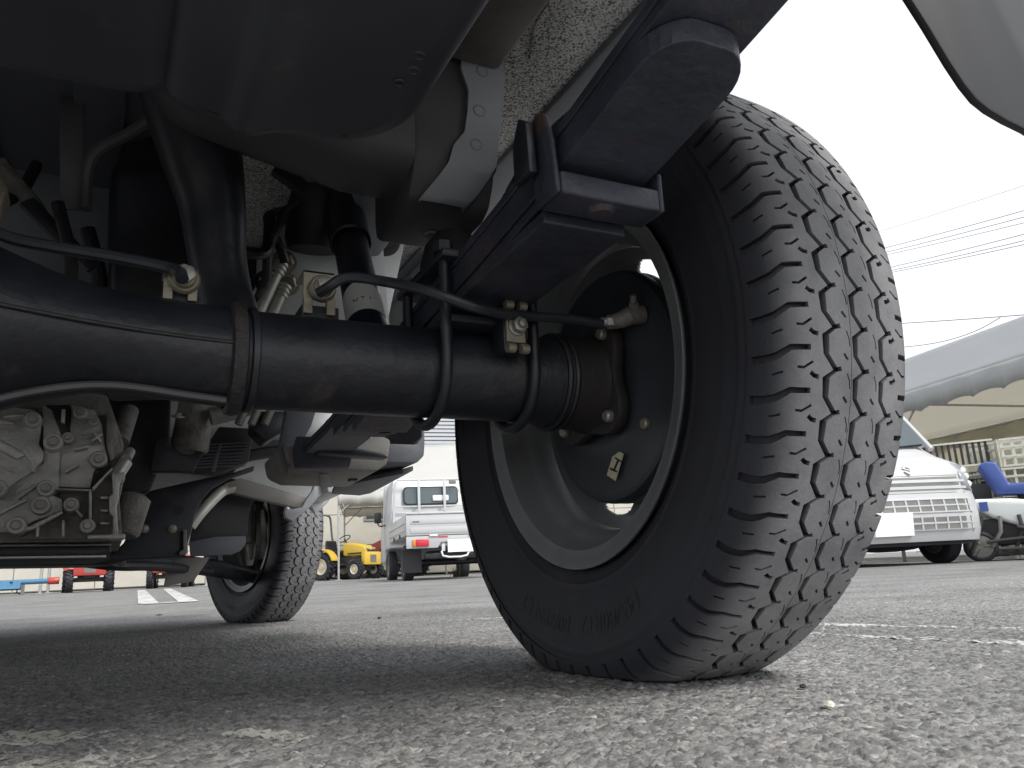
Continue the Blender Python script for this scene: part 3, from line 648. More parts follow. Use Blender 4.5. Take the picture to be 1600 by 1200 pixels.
for sx in (1, -1):
    f = empty('frame_rail', (0,0,0), 0, truck)
    def mm(mb): mb.v = [(sx*a, b, c) for a, b, c in mb.v]; return mb
    b = MB(); b.box(.478, .5335, -.49, -.004, .562, .602); mm(b).build('rear_rail', 'greybrown', f, bevel=.006)
    # lowered block over the axle: rounded profile in the YZ plane
    pr = [(0,.604),(0,.470),(.006,.445),(.018,.425),(.034,.4175),(.105,.4165),(.118,.424),(.122,.44),(.122,.604)]
    b = MB(); b.prism([(.446, y, z) for y, z in pr], (.082, 0, 0)); mm(b).build('axle_arch_block', 'archgrey', f, bevel=.004)
    b = MB(); b.box(.452, .522, .123, 1.15, .505, .603); mm(b).build('front_rail', 'grey', f, bevel=.006)
    if sx == 1:
        pl = [(0.495,-0.006,0.566),(0.494,-0.006,0.554),(0.501,-0.006,0.534),(0.499,-0.006,0.511),(0.495,-0.006,0.488),(0.483,-0.006,0.471),(0.478,-0.006,0.453),(0.468,-0.006,0.438),(0.459,-0.006,0.426),(0.453,-0.006,0.416),(0.474,-0.006,0.415),(0.496,-0.006,0.416),(0.511,-0.006,0.430),(0.529,-0.006,0.459),(0.533,-0.006,0.489),(0.540,-0.006,0.529),(0.544,-0.006,0.569),(0.537,-0.006,0.579),(0.535,-0.006,0.586),(0.518,-0.006,0.587),(0.503,-0.006,0.580)]
        dip = lambda z: -.006+(.030*max(0, (.462-z)/.05)**1.6 if z < .462 else 0)
        mb = MB(); n_ = len(pl); V_ = [(x, dip(z)-.0002, z) for x, y, z in pl]
        # fine strip mesh so that the plate bends round the block's lower edge
        zs_ = sorted({round(z, 3) for _, _, z in pl}); left = sorted([(z, x) for x, y, z in pl[:10]]); right = sorted([(z, x) for x, y, z in pl[11:18]])
        zz = np.linspace(.4205, max(z for _, _, z in pl)-.004, 30)
        xl_ = np.interp(zz, [a for a, _ in left], [b for _, b in left]); xr_ = np.interp(zz, [a for a, _ in right], [b for _, b in right])
        vs = []
        for z, a, b in zip(zz, xl_, xr_):
            y = -.005+(.019*((.462-z)/.042)**1.7 if z < .462 else 0)
            rim_ = .004
            vs += [(a, y+.004, z), (a, y, z), (a*.5+b*.5, y-.0008, z), (b-rim_, y, z), (b, y+.010, z)]
        fs = []
        for i in range(29):
            for k in range(4): fs.append((i*5+k, i*5+k+1, (i+1)*5+k+1, (i+1)*5+k))
        mb.add(vs, fs); po = mb.build('reinforcement_plate', 'plategrey', f, ang=60)
        sm = po.modifiers.new('t', 'SOLIDIFY'); sm.thickness = .0022; sm.offset = 0
        for c in ((0.515,-0.006,0.557), (0.510,-0.006,0.513), (0.505,-0.006,0.476)):
            MB().torus((c[0], -.0062, c[2]), (0,1,0), .0056, .0010, 24, 6).build('spot_weld', 'grey', f)
        MB().lathe([(.0035,.0),(.0075,-.0015),(.0085,0),(.0075,.002)], (.489, .072, .4166), (0,0,1), 20).build('drain_hole_rim', 'greybrown', f)
        MB().lathe([(0,.0),(.0048,.0)], (.489, .072, .4158), (0,0,1), 16).build('drain_hole', 'rubber', f)
# rounded cross tube under the bed
def cross_member(name, xs_, zl, y0, dy, h, mt):
    pr = [(-dy, h), (-dy, .020), (-dy*.85, .008), (-dy*.5, .001), (0, -.001), (dy*.5, .001), (dy*.85, .008), (dy, .020), (dy, h)]
    vs = []; n = len(pr)
    for x, z in zip(xs_, zl): vs += [(x, y0+a, z+b) for a, b in pr]
    fs = [(i*n+k, i*n+k+1, (i+1)*n+k+1, (i+1)*n+k) for i in range(len(xs_)-1) for k in range(n-1)]
    return MB().add(vs, fs).build(name, mt, truck, ang=50)
xs_c = np.linspace(.215, .447, 40); zl_c = .476-.032*np.clip((xs_c-.26)/.14, 0, 1)+.05*np.clip((.262-xs_c)/.047, 0, 1)**1.5
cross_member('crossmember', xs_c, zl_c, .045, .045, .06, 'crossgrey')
# ---------------- muffler: a pressed flat box with rounded plan, a fold and a groove
def muffler():
    e = empty('muffler', (0,0,0), 0, truck); e['label'] = 'dark flat muffler with pressed folds and rounded corner'
    x0, x1, y0, y1, rc, re = -.26, .412, -.47, -.045, .072, .026
    def loop(d):
        out = []; r_ = max(.001, rc-d)
        for cx_, cy_, a0 in ((x1-rc, y1-rc, 0), (x0+rc, y1-rc, 90), (x0+rc, y0+rc, 180), (x1-rc, y0+rc, 270)):
            out += [(cx_+r_*math.cos(R(a0+9*k)), cy_+r_*math.sin(R(a0+9*k))) for k in range(11)]
        # resample the straight runs so that the folds show
        P = out+[out[0]]; res = []
        for a, b in zip(P[:-1], P[1:]):
            m_ = 1 if math.dist(a, b) < .03 else 40
            res += [(a[0]+(b[0]-a[0])*q/m_, a[1]+(b[1]-a[1])*q/m_) for q in range(m_)]
        return res
    def zf(x, y):
        f_ = min(1, max(0, (y1-y)/.05))
        z = .4150+.009*math.exp(-((x-.236)/.012)**2)+(.006 if x < .236 else 0)
        z -= .012*math.exp(-((x-.286)/.009)**2) if x < .286 else .012*math.exp(-((x-.286)/.022)**2)
        return z
    vs, fs = [], []; L0 = loop(0); nT = len(L0)
    rows = [('side', 0, .10), ('side', 0, .04)]+[('r', re*(1-math.cos(a)), re*(1-math.sin(a))) for a in np.linspace(0, math.pi/2, 8)]
    for k_, d, up in rows:
        for x, y in loop(d): vs.append((x, y, zf(x, y)+(re+up-.03 if k_ == 'side' else up)))
    nr = len(rows)
    for i in range(nr-1):
        for q in range(nT): fs.append((i*nT+q, i*nT+(q+1) % nT, (i+1)*nT+(q+1) % nT, (i+1)*nT+q))
    # bottom: rows between the front and rear edges
    inner = loop(re); base_ = (nr-1)*nT
    xs_m = np.linspace(x0+re, x1-re, 120); ys_m = np.linspace(y0+re, y1-re, 24); rr_ = rc-re
    o_ = len(vs)
    for y in ys_m:
        for x in xs_m:
            ex, ey = max(abs(x-(x0+x1)/2)-((x1-x0)/2-rc), 0), max(abs(y-(y0+y1)/2)-((y1-y0)/2-rc), 0); h_ = math.hypot(ex, ey)
            X_, Y_ = x, y
            if ex > 0 and ey > 0 and h_ > rr_:
                k_ = rr_/h_; sx_ = 1 if x > (x0+x1)/2 else -1; sy_ = 1 if y > (y0+y1)/2 else -1
                X_, Y_ = (x0+x1)/2+sx_*((x1-x0)/2-rc+ex*k_), (y0+y1)/2+sy_*((y1-y0)/2-rc+ey*k_)
            vs.append((X_, Y_, zf(X_, Y_)))
    for i in range(23):
        for q in range(119): fs.append((o_+i*120+q, o_+i*120+q+1, o_+(i+1)*120+q+1, o_+(i+1)*120+q))
    mb = MB(); mb.add(vs, fs)
    me = mb.build('muffler_shell', 'muffler', e, ang=60)
    for px in ((0.381,-0.186,0.416), (0.383,-0.170,0.416), (0.378,-0.155,0.415)):
        MB().torus((px[0], px[1], px[2]-.001), (0,0,1), .0036, .0010, 18, 6).build('spot_weld', 'muffler', e)
    p = (0.362,-0.075,0.418); MB().lathe([(0,-.003),(.0025,-.003),(.0045,0),(.0045,.004)], p, (0,0,1), 14).build('rivet', 'rustyring', e)
    MB().tube([(-.10,-.06,.47),(-.12,.0,.47),(-.15,.10,.46)], .02, 16, 2).build('muffler_inlet', 'muffler', e)
muffler()
# ---------------- shock absorber
sh = empty('shock_absorber', (0,0,0), 0, truck); sh['label'] = 'glossy black shock absorber with paper label at its foot'
A, B = Vector((0.418,0.045,0.287)), Vector((0.456,0.300,0.577)); D_ = (B-A)
at_ = lambda t: A+D_*t
MB().cyl(at_(-.12), at_(.62), .0186, n=32).build('lower_tube', 'shock', sh, bevel=.002)
MB().lathe([(.0195,-.004),(.0226,-.003),(.023,.0),(.0226,D_.length*.55)], at_(.56), D_, 32).build('dust_tube', 'shock', sh)
MB().cyl(at_(1.08), at_(1.14), .03, n=24).build('top_mount', 'chassis', sh, bevel=.003)
MB().cyl(at_(-.12)-Vector((.03,0,0)), at_(-.12)+Vector((.03,0,0)), .018, n=20).build('lower_eye', 'chassis', sh, bevel=.002)
# curved paper label round the lower tube
dd, a_, b_ = basis(D_); cam_dir = (Vector((.2161,-.6123,.0805))-at_(.1)); cam_dir = (cam_dir-dd*cam_dir.dot(dd)).normalized(); sd_ = dd.cross(cam_dir)
vs = []
for i in range(25):
    t = (i/24-.5)*2.7
    for hh in (-.012, .030+.012*math.cos(t*1.1)): vs.append(at_(.12)+dd*hh+.0190*(math.cos(t)*cam_dir+math.sin(t)*sd_))
lab = MB().add(vs, [(2*i, 2*i+2, 2*i+3, 2*i+1) for i in range(24)]).build('paper_label', 'label', sh)
for k, ch in enumerate('UTI'):
    t = -.30+.36*k; nrm = math.cos(t)*cam_dir+math.sin(t)*sd_; tan = (-math.sin(t)*cam_dir+math.cos(t)*sd_)
    text_part('label_letter', ch, .0075, frame(at_(.12)+dd*.008+.0193*nrm, -tan if dd.cross(-tan).dot(nrm) < 0 else tan, dd), 'ink', sh, .0001)
# ---------------- pipes, hoses, brackets, brake lines
def part(name, mb, mt, parent=truck, **k): return mb.build(name, mt, parent, **k)
bl = empty('brake_line', (0,0,0), 0, truck)
part('brake_pipe', MB().tube([(0.114,0.000,0.337), (0.137,0.000,0.332), (0.148,0.000,0.328), (0.176,0.000,0.326), (0.218,-0.005,0.322), (0.248,-0.012,0.316), (0.255,-0.022,0.310), (0.256,-0.026,0.303)], .0046, 10, 2), 'linegrey', bl)
part('brake_pipe', MB().tube([(0.360,-0.004,0.313), (0.367,-0.016,0.316), (0.374,-0.018,0.322), (0.386,-0.020,0.324), (0.405,-0.030,0.319), (0.421,-0.060,0.305), (0.441,-0.075,0.294), (0.467,-0.078,0.286), (0.503,-0.062,0.290), (0.549,-0.056,0.295), (0.574,-0.058,0.294), (0.593,-0.060,0.292)], .0044, 10, 2), 'linegrey', bl)
def clip(cx, y, z0, z1, wd, nut=True):
    c = empty('line_clip', (0,0,0), 0, truck)
    b = MB(); b.box(cx-wd/2, cx+wd/2, y, y+.0025, z0+(z1-z0)*.35, z1); b.box(cx-wd/2, cx+wd/2, y, y+.03, z1-.0025, z1)
    b.box(cx-wd/2, cx-wd*.22, y-.003, y+.0025, z0, z0+(z1-z0)*.35); b.box(cx+wd*.22, cx+wd/2, y-.003, y+.0025, z0, z0+(z1-z0)*.35)
    part('clip_plate', b, 'zinc', c, bevel=.0006, smooth=False)
    n = MB().lathe([(.0115,.0),(.0115,-.005),(.010,-.007),(.0085,-.007),(.0085,-.012),(.0075,-.013),(.0055,-.013),(.0055,-.017),(0,-.017)], (cx+.002, y, z0+(z1-z0)*.58), (0,1,0), 24)
    part('hose_fitting', n, 'zinc', c)
    part('fitting_nut', MB().hexn((cx+.002, y-.0125, z0+(z1-z0)*.58), (0,-1,0), .0072, .006), 'bolt', c, bevel=.0005)
    part('clip_foot', MB().box(cx-wd/2-.001, cx+wd/2+.004, y+.0008, y+.034, z0-.012, z0+(z1-z0)*.22), 'chassis', c, bevel=.001)
    return c
clip(.2565, -.004, .294, .3215, .0235); clip(.366, .022, .303, .342, .0265)
# bolted line retainer on the spring clamp
c = empty('line_clip', (0,0,0), 0, truck)
xc, yc = .508, -.060
b = MB(); b.box(xc-.0085, xc+.0085, yc, yc+.003, .268, .296); part('retainer_plate', b, 'zinc', c, bevel=.0006, smooth=False)
for z0, z1 in ((.2965, .302), (.2575, .2675)):
    for s_ in (-1, 1): part('retainer_tab', MB().cyl((xc+s_*.0028, yc-.001, (z0+z1)/2), (xc+s_*.0095, yc-.001, (z0+z1)/2), .0042, n=12), 'zinc', c)
part('retainer_bolt', MB().cyl((xc+.001, yc, .2815), (xc+.001, yc-.002, .2815), .0082, n=20).hexn((xc+.001, yc-.002, .2815), (0,-1,0), .0068, .006).cyl((xc+.001, yc-.008, .2815), (xc+.001, yc-.012, .2815), .0035, n=12), 'bolt', c, bevel=.0006)
part('bracket_block', MB().box(xc-.010, xc+.012, yc+.0032, -.036, .262, .300), 'chassis', c, bevel=.001)
# two plated pipes with fittings and the bracket plate behind them
for (p, q_, r) in (((0.356,0.300,0.384), (0.387,0.300,0.462), .0072), ((0.374,0.310,0.389), (0.394,0.310,0.438), .0066)):
    g = empty('fluid_pipe', (0,0,0), 0, truck); p, q_ = Vector(p), Vector(q_); d_ = (q_-p).normalized()
    part('pipe', MB().cyl(p, q_, r, n=16), 'pipe', g)
    for k in range(3): part('pipe_crimp', MB().cyl(q_-d_*(.004+.006*k), q_-d_*(.001+.006*k), r*1.25, n=16), 'pipe', g)
    part('pipe_nut', MB().hexn(q_+Vector((.003,.002,.003)), (.5,.6,.5), r*1.5, .006).cyl(q_+Vector((.004,.006,.004)), q_+Vector((.004,.010,.004)), r*2.1, n=20), 'zinc', g)
part('bracket_plate', MB().prism([(0.365,0.340,0.487),(0.392,0.340,0.500),(0.416,0.340,0.495),(0.449,0.340,0.498),(0.478,0.340,0.511),(0.526,0.340,0.525),(0.534,0.340,0.401),(0.364,0.340,0.385)], (0,.004,0)), 'lightgrey', truck, bevel=.001)
part('hose_loop', MB().tube([(0.398,0.260,0.523), (0.387,0.260,0.512), (0.366,0.260,0.504), (0.361,0.260,0.495), (0.379,0.270,0.470), (0.387,0.280,0.455)], .0055, 10, 3), 'hose')
part('hose_loop', MB().tube([(0.383,0.250,0.507), (0.368,0.250,0.476), (0.363,0.260,0.452), (0.366,0.270,0.425), (0.357,0.280,0.420), (0.354,0.300,0.411), (0.362,0.320,0.394)], .0055, 10, 3), 'hose')
part('hose_loop', MB().tube([(0.332,0.240,0.444), (0.346,0.240,0.443), (0.363,0.250,0.451), (0.365,0.260,0.500)], .0065, 10, 2), 'hose')
part('hose_loop', MB().tube([(0.337,0.260,0.373), (0.353,0.280,0.427), (0.367,0.290,0.442), (0.378,0.300,0.446)], .0055, 10, 2), 'hose')
part('strap_bar', MB().tube([(0.352,0.160,0.507), (0.384,0.160,0.488)], .009, 4), 'chassis')
part('rubber_mount', MB().lathe([(0,0),(.03,0),(.034,.012),(.034,.05),(.028,.075),(0,.08)], (0.422,0.290,0.479), (0,-.2,1), 24), 'rubber')
part('grommet_panel', MB().prism([(0.485,0.450,0.614),(0.582,0.450,0.620),(0.599,0.450,0.596),(0.563,0.450,0.436),(0.485,0.450,0.429)], (0,.006,0)), 'lightgrey', truck, bevel=.001)
g = (0.561,0.448,0.583)
part('rubber_grommet', MB().lathe([(.006,.002),(.009,-.004),(.014,-.005),(.017,-.001),(.025,0),(.028,.002)], g, (0,1,0), 28), 'rubber')
part('grommet_plug', MB().lathe([(0,-.004),(.004,-.005),(.0065,-.002),(.0065,.002)], g, (0,1,0), 18), 'bolt')
part('body_side_panel', MB().prism([(.655,.50,.70),(.655,.50,.53),(.662,.58,.505),(.668,.80,.50),(.668,1.15,.50),(.668,1.15,.70)], (.012,0,0)), 'lightgrey', truck, bevel=.003)
part('stamped_recess', MB().box(.6525,.6545,.64,.80,.575,.62), 'lightgrey', truck, bevel=.0009)
# exhaust pipe behind the axle and dark tank
part('exhaust_pipe', MB().tube([(0.257,0.100,0.554), (0.268,0.110,0.515), (0.279,0.115,0.474), (0.290,0.120,0.432), (0.294,0.120,0.387), (0.301,0.120,0.350), (0.310,0.110,0.317), (0.313,0.100,0.284)], [.044,.042,.037,.030,.026,.025,.025,.025], 24, 2), 'chassis')
part('fuel_tank', MB().prism([(0.200,0.280,0.541),(0.212,0.280,0.572),(0.237,0.280,0.594),(0.282,0.280,0.575),(0.289,0.280,0.504),(0.295,0.280,0.360),(0.210,0.280,0.353),(0.199,0.280,0.512)], (0,.35,0)), 'chassis', truck, bevel=.012, seg=4)
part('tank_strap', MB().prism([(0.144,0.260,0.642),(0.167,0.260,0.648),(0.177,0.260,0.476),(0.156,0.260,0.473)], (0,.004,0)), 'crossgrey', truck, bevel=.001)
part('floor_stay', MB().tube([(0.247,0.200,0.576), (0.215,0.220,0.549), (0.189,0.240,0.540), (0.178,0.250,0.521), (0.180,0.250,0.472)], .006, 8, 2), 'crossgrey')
part('inner_panel', MB().box(-.5, .26, .45, .458, .36, .604), 'grey', truck, bevel=.001)
for p in ((0.101,0.449,0.692), (0.175,0.449,0.692)): part('panel_hole', MB().cyl(p, (p[0], p[1]+.004, p[2]), .006, n=12), 'rubber')
for k, (a, b) in enumerate((((0.095,0.200,0.435), (0.128,0.300,0.538)), ((0.112,0.250,0.488), (0.191,0.250,0.410)), ((0.103,0.220,0.492), (0.133,0.280,0.478)), ((0.158,0.200,0.452), (0.173,0.200,0.357)), ((0.181,0.300,0.472), (0.195,0.300,0.386)))):
    part('cable', MB().tube([a, ((a[0]+b[0])/2+.01, (a[1]+b[1])/2, (a[2]+b[2])/2-.012), b], .006+.002*(k % 3), 10, 3), ('hose', 'chassis', 'aludark')[k % 3])
part('rubber_hanger', MB().prism([(0.109,0.100,0.392),(0.105,0.100,0.437),(0.125,0.100,0.421),(0.129,0.100,0.413),(0.125,0.100,0.395)], (0,.03,0)), 'zinc', truck, bevel=.002)
# ---------------- gearbox and engine, seen under the axle
gb = empty('gearbox', (0,0,0), 0, truck); gb['label'] = 'cast aluminium gearbox case with ribs and bolts'
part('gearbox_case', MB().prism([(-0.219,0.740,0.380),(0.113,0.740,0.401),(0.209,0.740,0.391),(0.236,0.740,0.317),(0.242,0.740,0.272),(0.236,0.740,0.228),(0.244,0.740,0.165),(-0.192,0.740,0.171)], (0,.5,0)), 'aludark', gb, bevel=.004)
part('side_cover', MB().prism([(-0.145,0.712,0.360),(0.070,0.712,0.361),(0.117,0.712,0.356),(0.126,0.712,0.335),(0.126,0.712,0.304),(0.133,0.712,0.295),(0.132,0.712,0.282),(0.121,0.712,0.266),(0.103,0.712,0.251),(0.087,0.712,0.236),(0.067,0.712,0.221),(-0.127,0.712,0.210)], (0,.03,0)), 'alu', gb, bevel=.0018)
part('side_cover', MB().prism([(0.125,0.722,0.366),(0.138,0.722,0.359),(0.154,0.722,0.319),(0.157,0.722,0.309),(0.153,0.722,0.297),(0.155,0.722,0.243),(0.147,0.722,0.234),(0.160,0.722,0.228),(0.163,0.722,0.212),(0.158,0.722,0.208),(0.130,0.722,0.197),(0.104,0.722,0.181),(-0.125,0.722,0.180),(-0.130,0.722,0.219),(0.080,0.722,0.235),(0.133,0.722,0.280)], (0,.03,0)), 'alu', gb, bevel=.0018)
part('side_cover', MB().prism([(0.162,0.728,0.369),(0.193,0.728,0.363),(0.205,0.728,0.341),(0.212,0.728,0.304),(0.215,0.728,0.292),(0.199,0.728,0.270),(0.196,0.728,0.244),(0.153,0.728,0.246),(0.152,0.728,0.298),(0.163,0.728,0.318)], (0,.03,0)), 'alu', gb, bevel=.0015)
part('side_cover', MB().prism([(0.155,0.732,0.239),(0.197,0.732,0.240),(0.222,0.732,0.283),(0.228,0.732,0.268),(0.230,0.732,0.170),(0.108,0.732,0.171),(0.159,0.732,0.207)], (0,.02,0)), 'aludark', gb, bevel=.003)
for P in ([(0.155,0.716,0.242),(0.197,0.716,0.240),(0.197,0.716,0.237),(0.155,0.716,0.239)], [(0.194,0.716,0.240),(0.198,0.716,0.240),(0.202,0.716,0.179),(0.198,0.716,0.179)], [(0.198,0.716,0.242),(0.222,0.716,0.273),(0.224,0.716,0.270),(0.200,0.716,0.237)], [(0.074,0.716,0.311),(0.103,0.716,0.296),(0.111,0.716,0.288),(0.100,0.716,0.282),(0.075,0.716,0.297)], [(0.072,0.716,0.340),(0.092,0.716,0.336),(0.094,0.716,0.333),(0.072,0.716,0.332)], [(0.192,0.716,0.313),(0.206,0.716,0.325),(0.207,0.716,0.321),(0.193,0.716,0.309)], [(0.101,0.700,0.187),(0.124,0.700,0.188),(0.162,0.700,0.210),(0.164,0.700,0.206),(0.128,0.700,0.183),(0.106,0.700,0.178)]):
    part('casting_rib', MB().prism([(x, .705, z) for x, y, z in P], (0,.022,0)), 'alu', gb, bevel=.0015)
part('side_flange', MB().prism([(0.223,0.700,0.263),(0.240,0.700,0.265),(0.241,0.700,0.254),(0.234,0.700,0.250),(0.234,0.700,0.224),(0.232,0.700,0.214),(0.237,0.700,0.170),(0.230,0.700,0.170),(0.228,0.700,0.200),(0.223,0.700,0.205),(0.221,0.700,0.228),(0.226,0.700,0.233)], (0,.03,0)), 'alu', gb, bevel=.002)
part('side_flange', MB().prism([(0.197,0.700,0.174),(0.246,0.700,0.175),(0.246,0.700,0.167),(0.197,0.700,0.168)], (0,.03,0)), 'alu', gb, bevel=.002)
for i, (p, r) in enumerate((((0.116,0.703,0.340), .010), ((0.144,0.703,0.308), .011), ((0.175,0.710,0.354), .008), ((0.204,0.710,0.285), .010), ((0.140,0.703,0.241), .010), ((0.135,0.703,0.217), .011), ((0.173,0.705,0.218), .009), ((0.109,0.690,0.188), .010), ((0.196,0.705,0.187), .009), ((0.162,0.710,0.316), .007), ((0.080,0.700,0.240), .011), ((0.194,0.712,0.343), .006))):
    q = empty('case_bolt', (0,0,0), 0, gb)
    b = MB().lathe([(r*1.22,.03),(r*1.18,.0),(r*1.05,-.002),(r*.8,-.002)], p, (0,1,0), 24); b.build('boss', 'alu', q)
    MB().lathe([(0,-.009),(r*.52,-.009),(r*.6,-.0078),(r*.6,-.0035),(r*.82,-.0035),(r*.82,-.001)], p, (0,1,0), 24 if i % 2 else 12).build('bolt_head', 'bolt', q)
part('oil_filter', MB().lathe([(0,-.03),(.020,-.03),(.024,-.024),(.024,.03),(.016,.036)], (0.251,0.780,0.206), (.25,.2,1), 28), 'aludark', gb)
part('hose_stub', MB().cyl((0.241,0.730,0.289), (0.246,0.750,0.304), .008, n=14).cyl((0.228,0.720,0.259), (0.241,0.730,0.285), .010, n=14), 'alu', gb)
part('case_lug', MB().prism([(0.210,0.720,0.362),(0.224,0.720,0.347),(0.229,0.720,0.313),(0.222,0.720,0.303),(0.225,0.720,0.288),(0.219,0.720,0.283),(0.212,0.720,0.312)], (0,.02,0)), 'aludark', gb, bevel=.003)
part('engine_block', MB().prism([(0.183,0.980,0.510),(0.315,0.980,0.520),(0.318,0.980,0.360),(0.301,0.980,0.306),(0.287,0.980,0.271),(0.255,0.980,0.259),(0.199,0.980,0.259)], (0,.4,0)), 'chassis', gb, bevel=.006)  # dark block added to black out the view right of the gearbox
part('case_gap_shade', MB().prism([(0.130,0.726,0.367),(0.160,0.726,0.369),(0.163,0.726,0.330),(0.168,0.726,0.318),(0.157,0.726,0.310),(0.151,0.726,0.321)], (0,.02,0)), 'chassis', gb, bevel=.001)  # black solids stand for the shade in gaps between castings
part('case_gap_shade', MB().prism([(0.198,0.726,0.246),(0.199,0.726,0.263),(0.220,0.726,0.282),(0.222,0.726,0.277)], (0,.02,0)), 'rubber', gb, bevel=.001)
part('case_lug', MB().cyl((0.231,0.760,0.320), (0.243,0.800,0.380), .014, n=16), 'aludark', gb)
part('oil_pan', MB().prism([(-0.128,0.740,0.169),(0.227,0.740,0.160),(0.230,0.740,0.150),(0.206,0.740,0.145),(-0.127,0.740,0.153)], (0,.45,0)), 'chassis', gb, bevel=.003)
part('pan_gasket', MB().prism([(-0.127,0.735,0.169),(0.205,0.735,0.163),(0.229,0.735,0.163),(0.229,0.735,0.160),(-0.127,0.735,0.166)], (0,.4,0)), 'greybrown', gb, bevel=.001)
part('skid_bar', MB().prism([(-0.124,0.730,0.152),(0.223,0.730,0.146),(0.223,0.730,0.143),(-0.124,0.730,0.150)], (0,.02,0)), 'lightgrey', gb, bevel=.001)
for P in ([(0.079,0.716,0.345),(0.102,0.716,0.350),(0.106,0.716,0.346),(0.079,0.716,0.341)], [(0.069,0.716,0.280),(0.097,0.716,0.267),(0.100,0.716,0.263),(0.069,0.716,0.275)], [(0.111,0.716,0.288),(0.125,0.716,0.267),(0.122,0.716,0.264),(0.108,0.716,0.284)], [(0.151,0.716,0.358),(0.156,0.716,0.358),(0.156,0.716,0.337),(0.151,0.716,0.339)], [(0.170,0.716,0.301),(0.188,0.716,0.306),(0.189,0.716,0.302),(0.171,0.716,0.297)], [(0.161,0.716,0.268),(0.177,0.716,0.280),(0.179,0.716,0.276),(0.163,0.716,0.264)], [(0.195,0.716,0.329),(0.207,0.716,0.312),(0.205,0.716,0.309),(0.194,0.716,0.324)], [(0.104,0.716,0.230),(0.126,0.716,0.249),(0.129,0.716,0.245),(0.107,0.716,0.226)], [(0.083,0.716,0.208),(0.116,0.716,0.228),(0.118,0.716,0.224),(0.085,0.716,0.203)], [(0.132,0.716,0.173),(0.132,0.716,0.194),(0.135,0.716,0.194),(0.136,0.716,0.173)], [(0.164,0.716,0.172),(0.163,0.716,0.196),(0.166,0.716,0.196),(0.168,0.716,0.172)], [(0.177,0.716,0.216),(0.190,0.716,0.201),(0.187,0.716,0.199),(0.175,0.716,0.213)], [(0.210,0.716,0.230),(0.220,0.716,0.230),(0.220,0.716,0.226),(0.210,0.716,0.226)], [(0.211,0.716,0.211),(0.221,0.716,0.211),(0.221,0.716,0.207),(0.211,0.716,0.208)], [(0.212,0.716,0.193),(0.224,0.716,0.192),(0.224,0.716,0.189),(0.212,0.716,0.189)], [(0.044,0.716,0.307),(0.069,0.716,0.321),(0.070,0.716,0.317),(0.044,0.716,0.301)]):
    part('casting_rib', MB().prism([(x, .708, z) for x, y, z in P], (0,.024,0)), 'alu', gb, bevel=.0008)
# ---------------- front suspension frame and what hangs there
sf = empty('front_subframe', (0,0,0), 0, truck); sf['label'] = 'black front subframe plate with round hole and two bolts'
part('subframe_plate', MB().prism([(0.228,1.000,0.156),(0.251,1.000,0.180),(0.284,1.000,0.269),(0.292,1.000,0.274),(0.358,1.000,0.291),(0.432,1.000,0.308),(0.474,1.000,0.323),(0.472,1.000,0.312),(0.429,1.000,0.297),(0.398,1.000,0.279),(0.380,1.000,0.257),(0.369,1.000,0.231),(0.364,1.000,0.202),(0.358,1.000,0.172),(0.355,1.000,0.152)], (0,.012,0)), 'chassis', sf, bevel=.003)
hole = (0.339,0.999,0.237)
part('plate_hole', MB().lathe([(0,.0),(.0085,0.0)], hole, (0,1,0), 20), 'rubber', sf)
for p in ((0.284,0.998,0.204), (0.331,0.998,0.203)):
    q = empty('plate_bolt', (0,0,0), 0, sf)
    part('washer', MB().cyl(p, (p[0], p[1]-.002, p[2]), .0075, n=20), 'zinc', q); part('bolt_head', MB().hexn((p[0], p[1]-.002, p[2]), (0,-1,0), .0052, .005), 'bolt', q, bevel=.0005)
part('plate_edge', MB().prism([(0.348,0.990,0.200),(0.354,0.990,0.200),(0.358,0.990,0.158),(0.344,0.990,0.154),(0.344,0.990,0.161),(0.350,0.990,0.165)], (0,.03,0)), 'aludark', sf, bevel=.001)
part('lower_beam', MB().prism([(-0.192,1.000,0.172),(0.235,1.000,0.162),(0.354,1.000,0.157),(0.355,1.000,0.152),(0.257,1.000,0.151),(0.226,1.000,0.143),(-0.190,1.000,0.155)], (0,.09,0)), 'chassis', sf, bevel=.004)
part('lower_beam', MB().tube([(0.194,1.200,0.156), (0.251,1.200,0.147), (0.315,1.300,0.150), (0.478,1.700,0.142)], .011, 10, 2), 'chassis', sf)
part('cast_bracket', MB().prism([(0.215,1.040,0.160),(0.257,1.040,0.159),(0.258,1.040,0.143),(0.248,1.040,0.141),(0.237,1.040,0.153)], (0,.03,0)), 'aludark', sf, bevel=.003)
part('hanging_tab', MB().prism([(0.374,1.500,0.173),(0.454,1.500,0.171),(0.419,1.500,0.116),(0.363,1.500,0.108),(0.353,1.500,0.106),(0.357,1.500,0.141)], (0,.006,0)), 'greybrown', sf, bevel=.001)
part('stay_pipe', MB().tube([(0.370,1.100,0.215), (0.391,1.100,0.246), (0.432,1.150,0.291), (0.445,1.150,0.295)], .011, 12, 2), 'pipe', sf)
part('stay_end', MB().prism([(0.422,1.150,0.287),(0.432,1.150,0.297),(0.462,1.150,0.300),(0.458,1.150,0.289),(0.437,1.150,0.281)], (0,.01,0)), 'zinc', sf, bevel=.001)
part('control_arm', MB().tube([(0.243,1.500,0.172), (0.360,1.600,0.166), (0.500,1.750,0.153), (0.660,1.880,0.118)], [.018,.022,.024,.016], 14, 2), 'chassis', sf)
ln = empty('wheel_liner', (0,0,0), 0, truck)
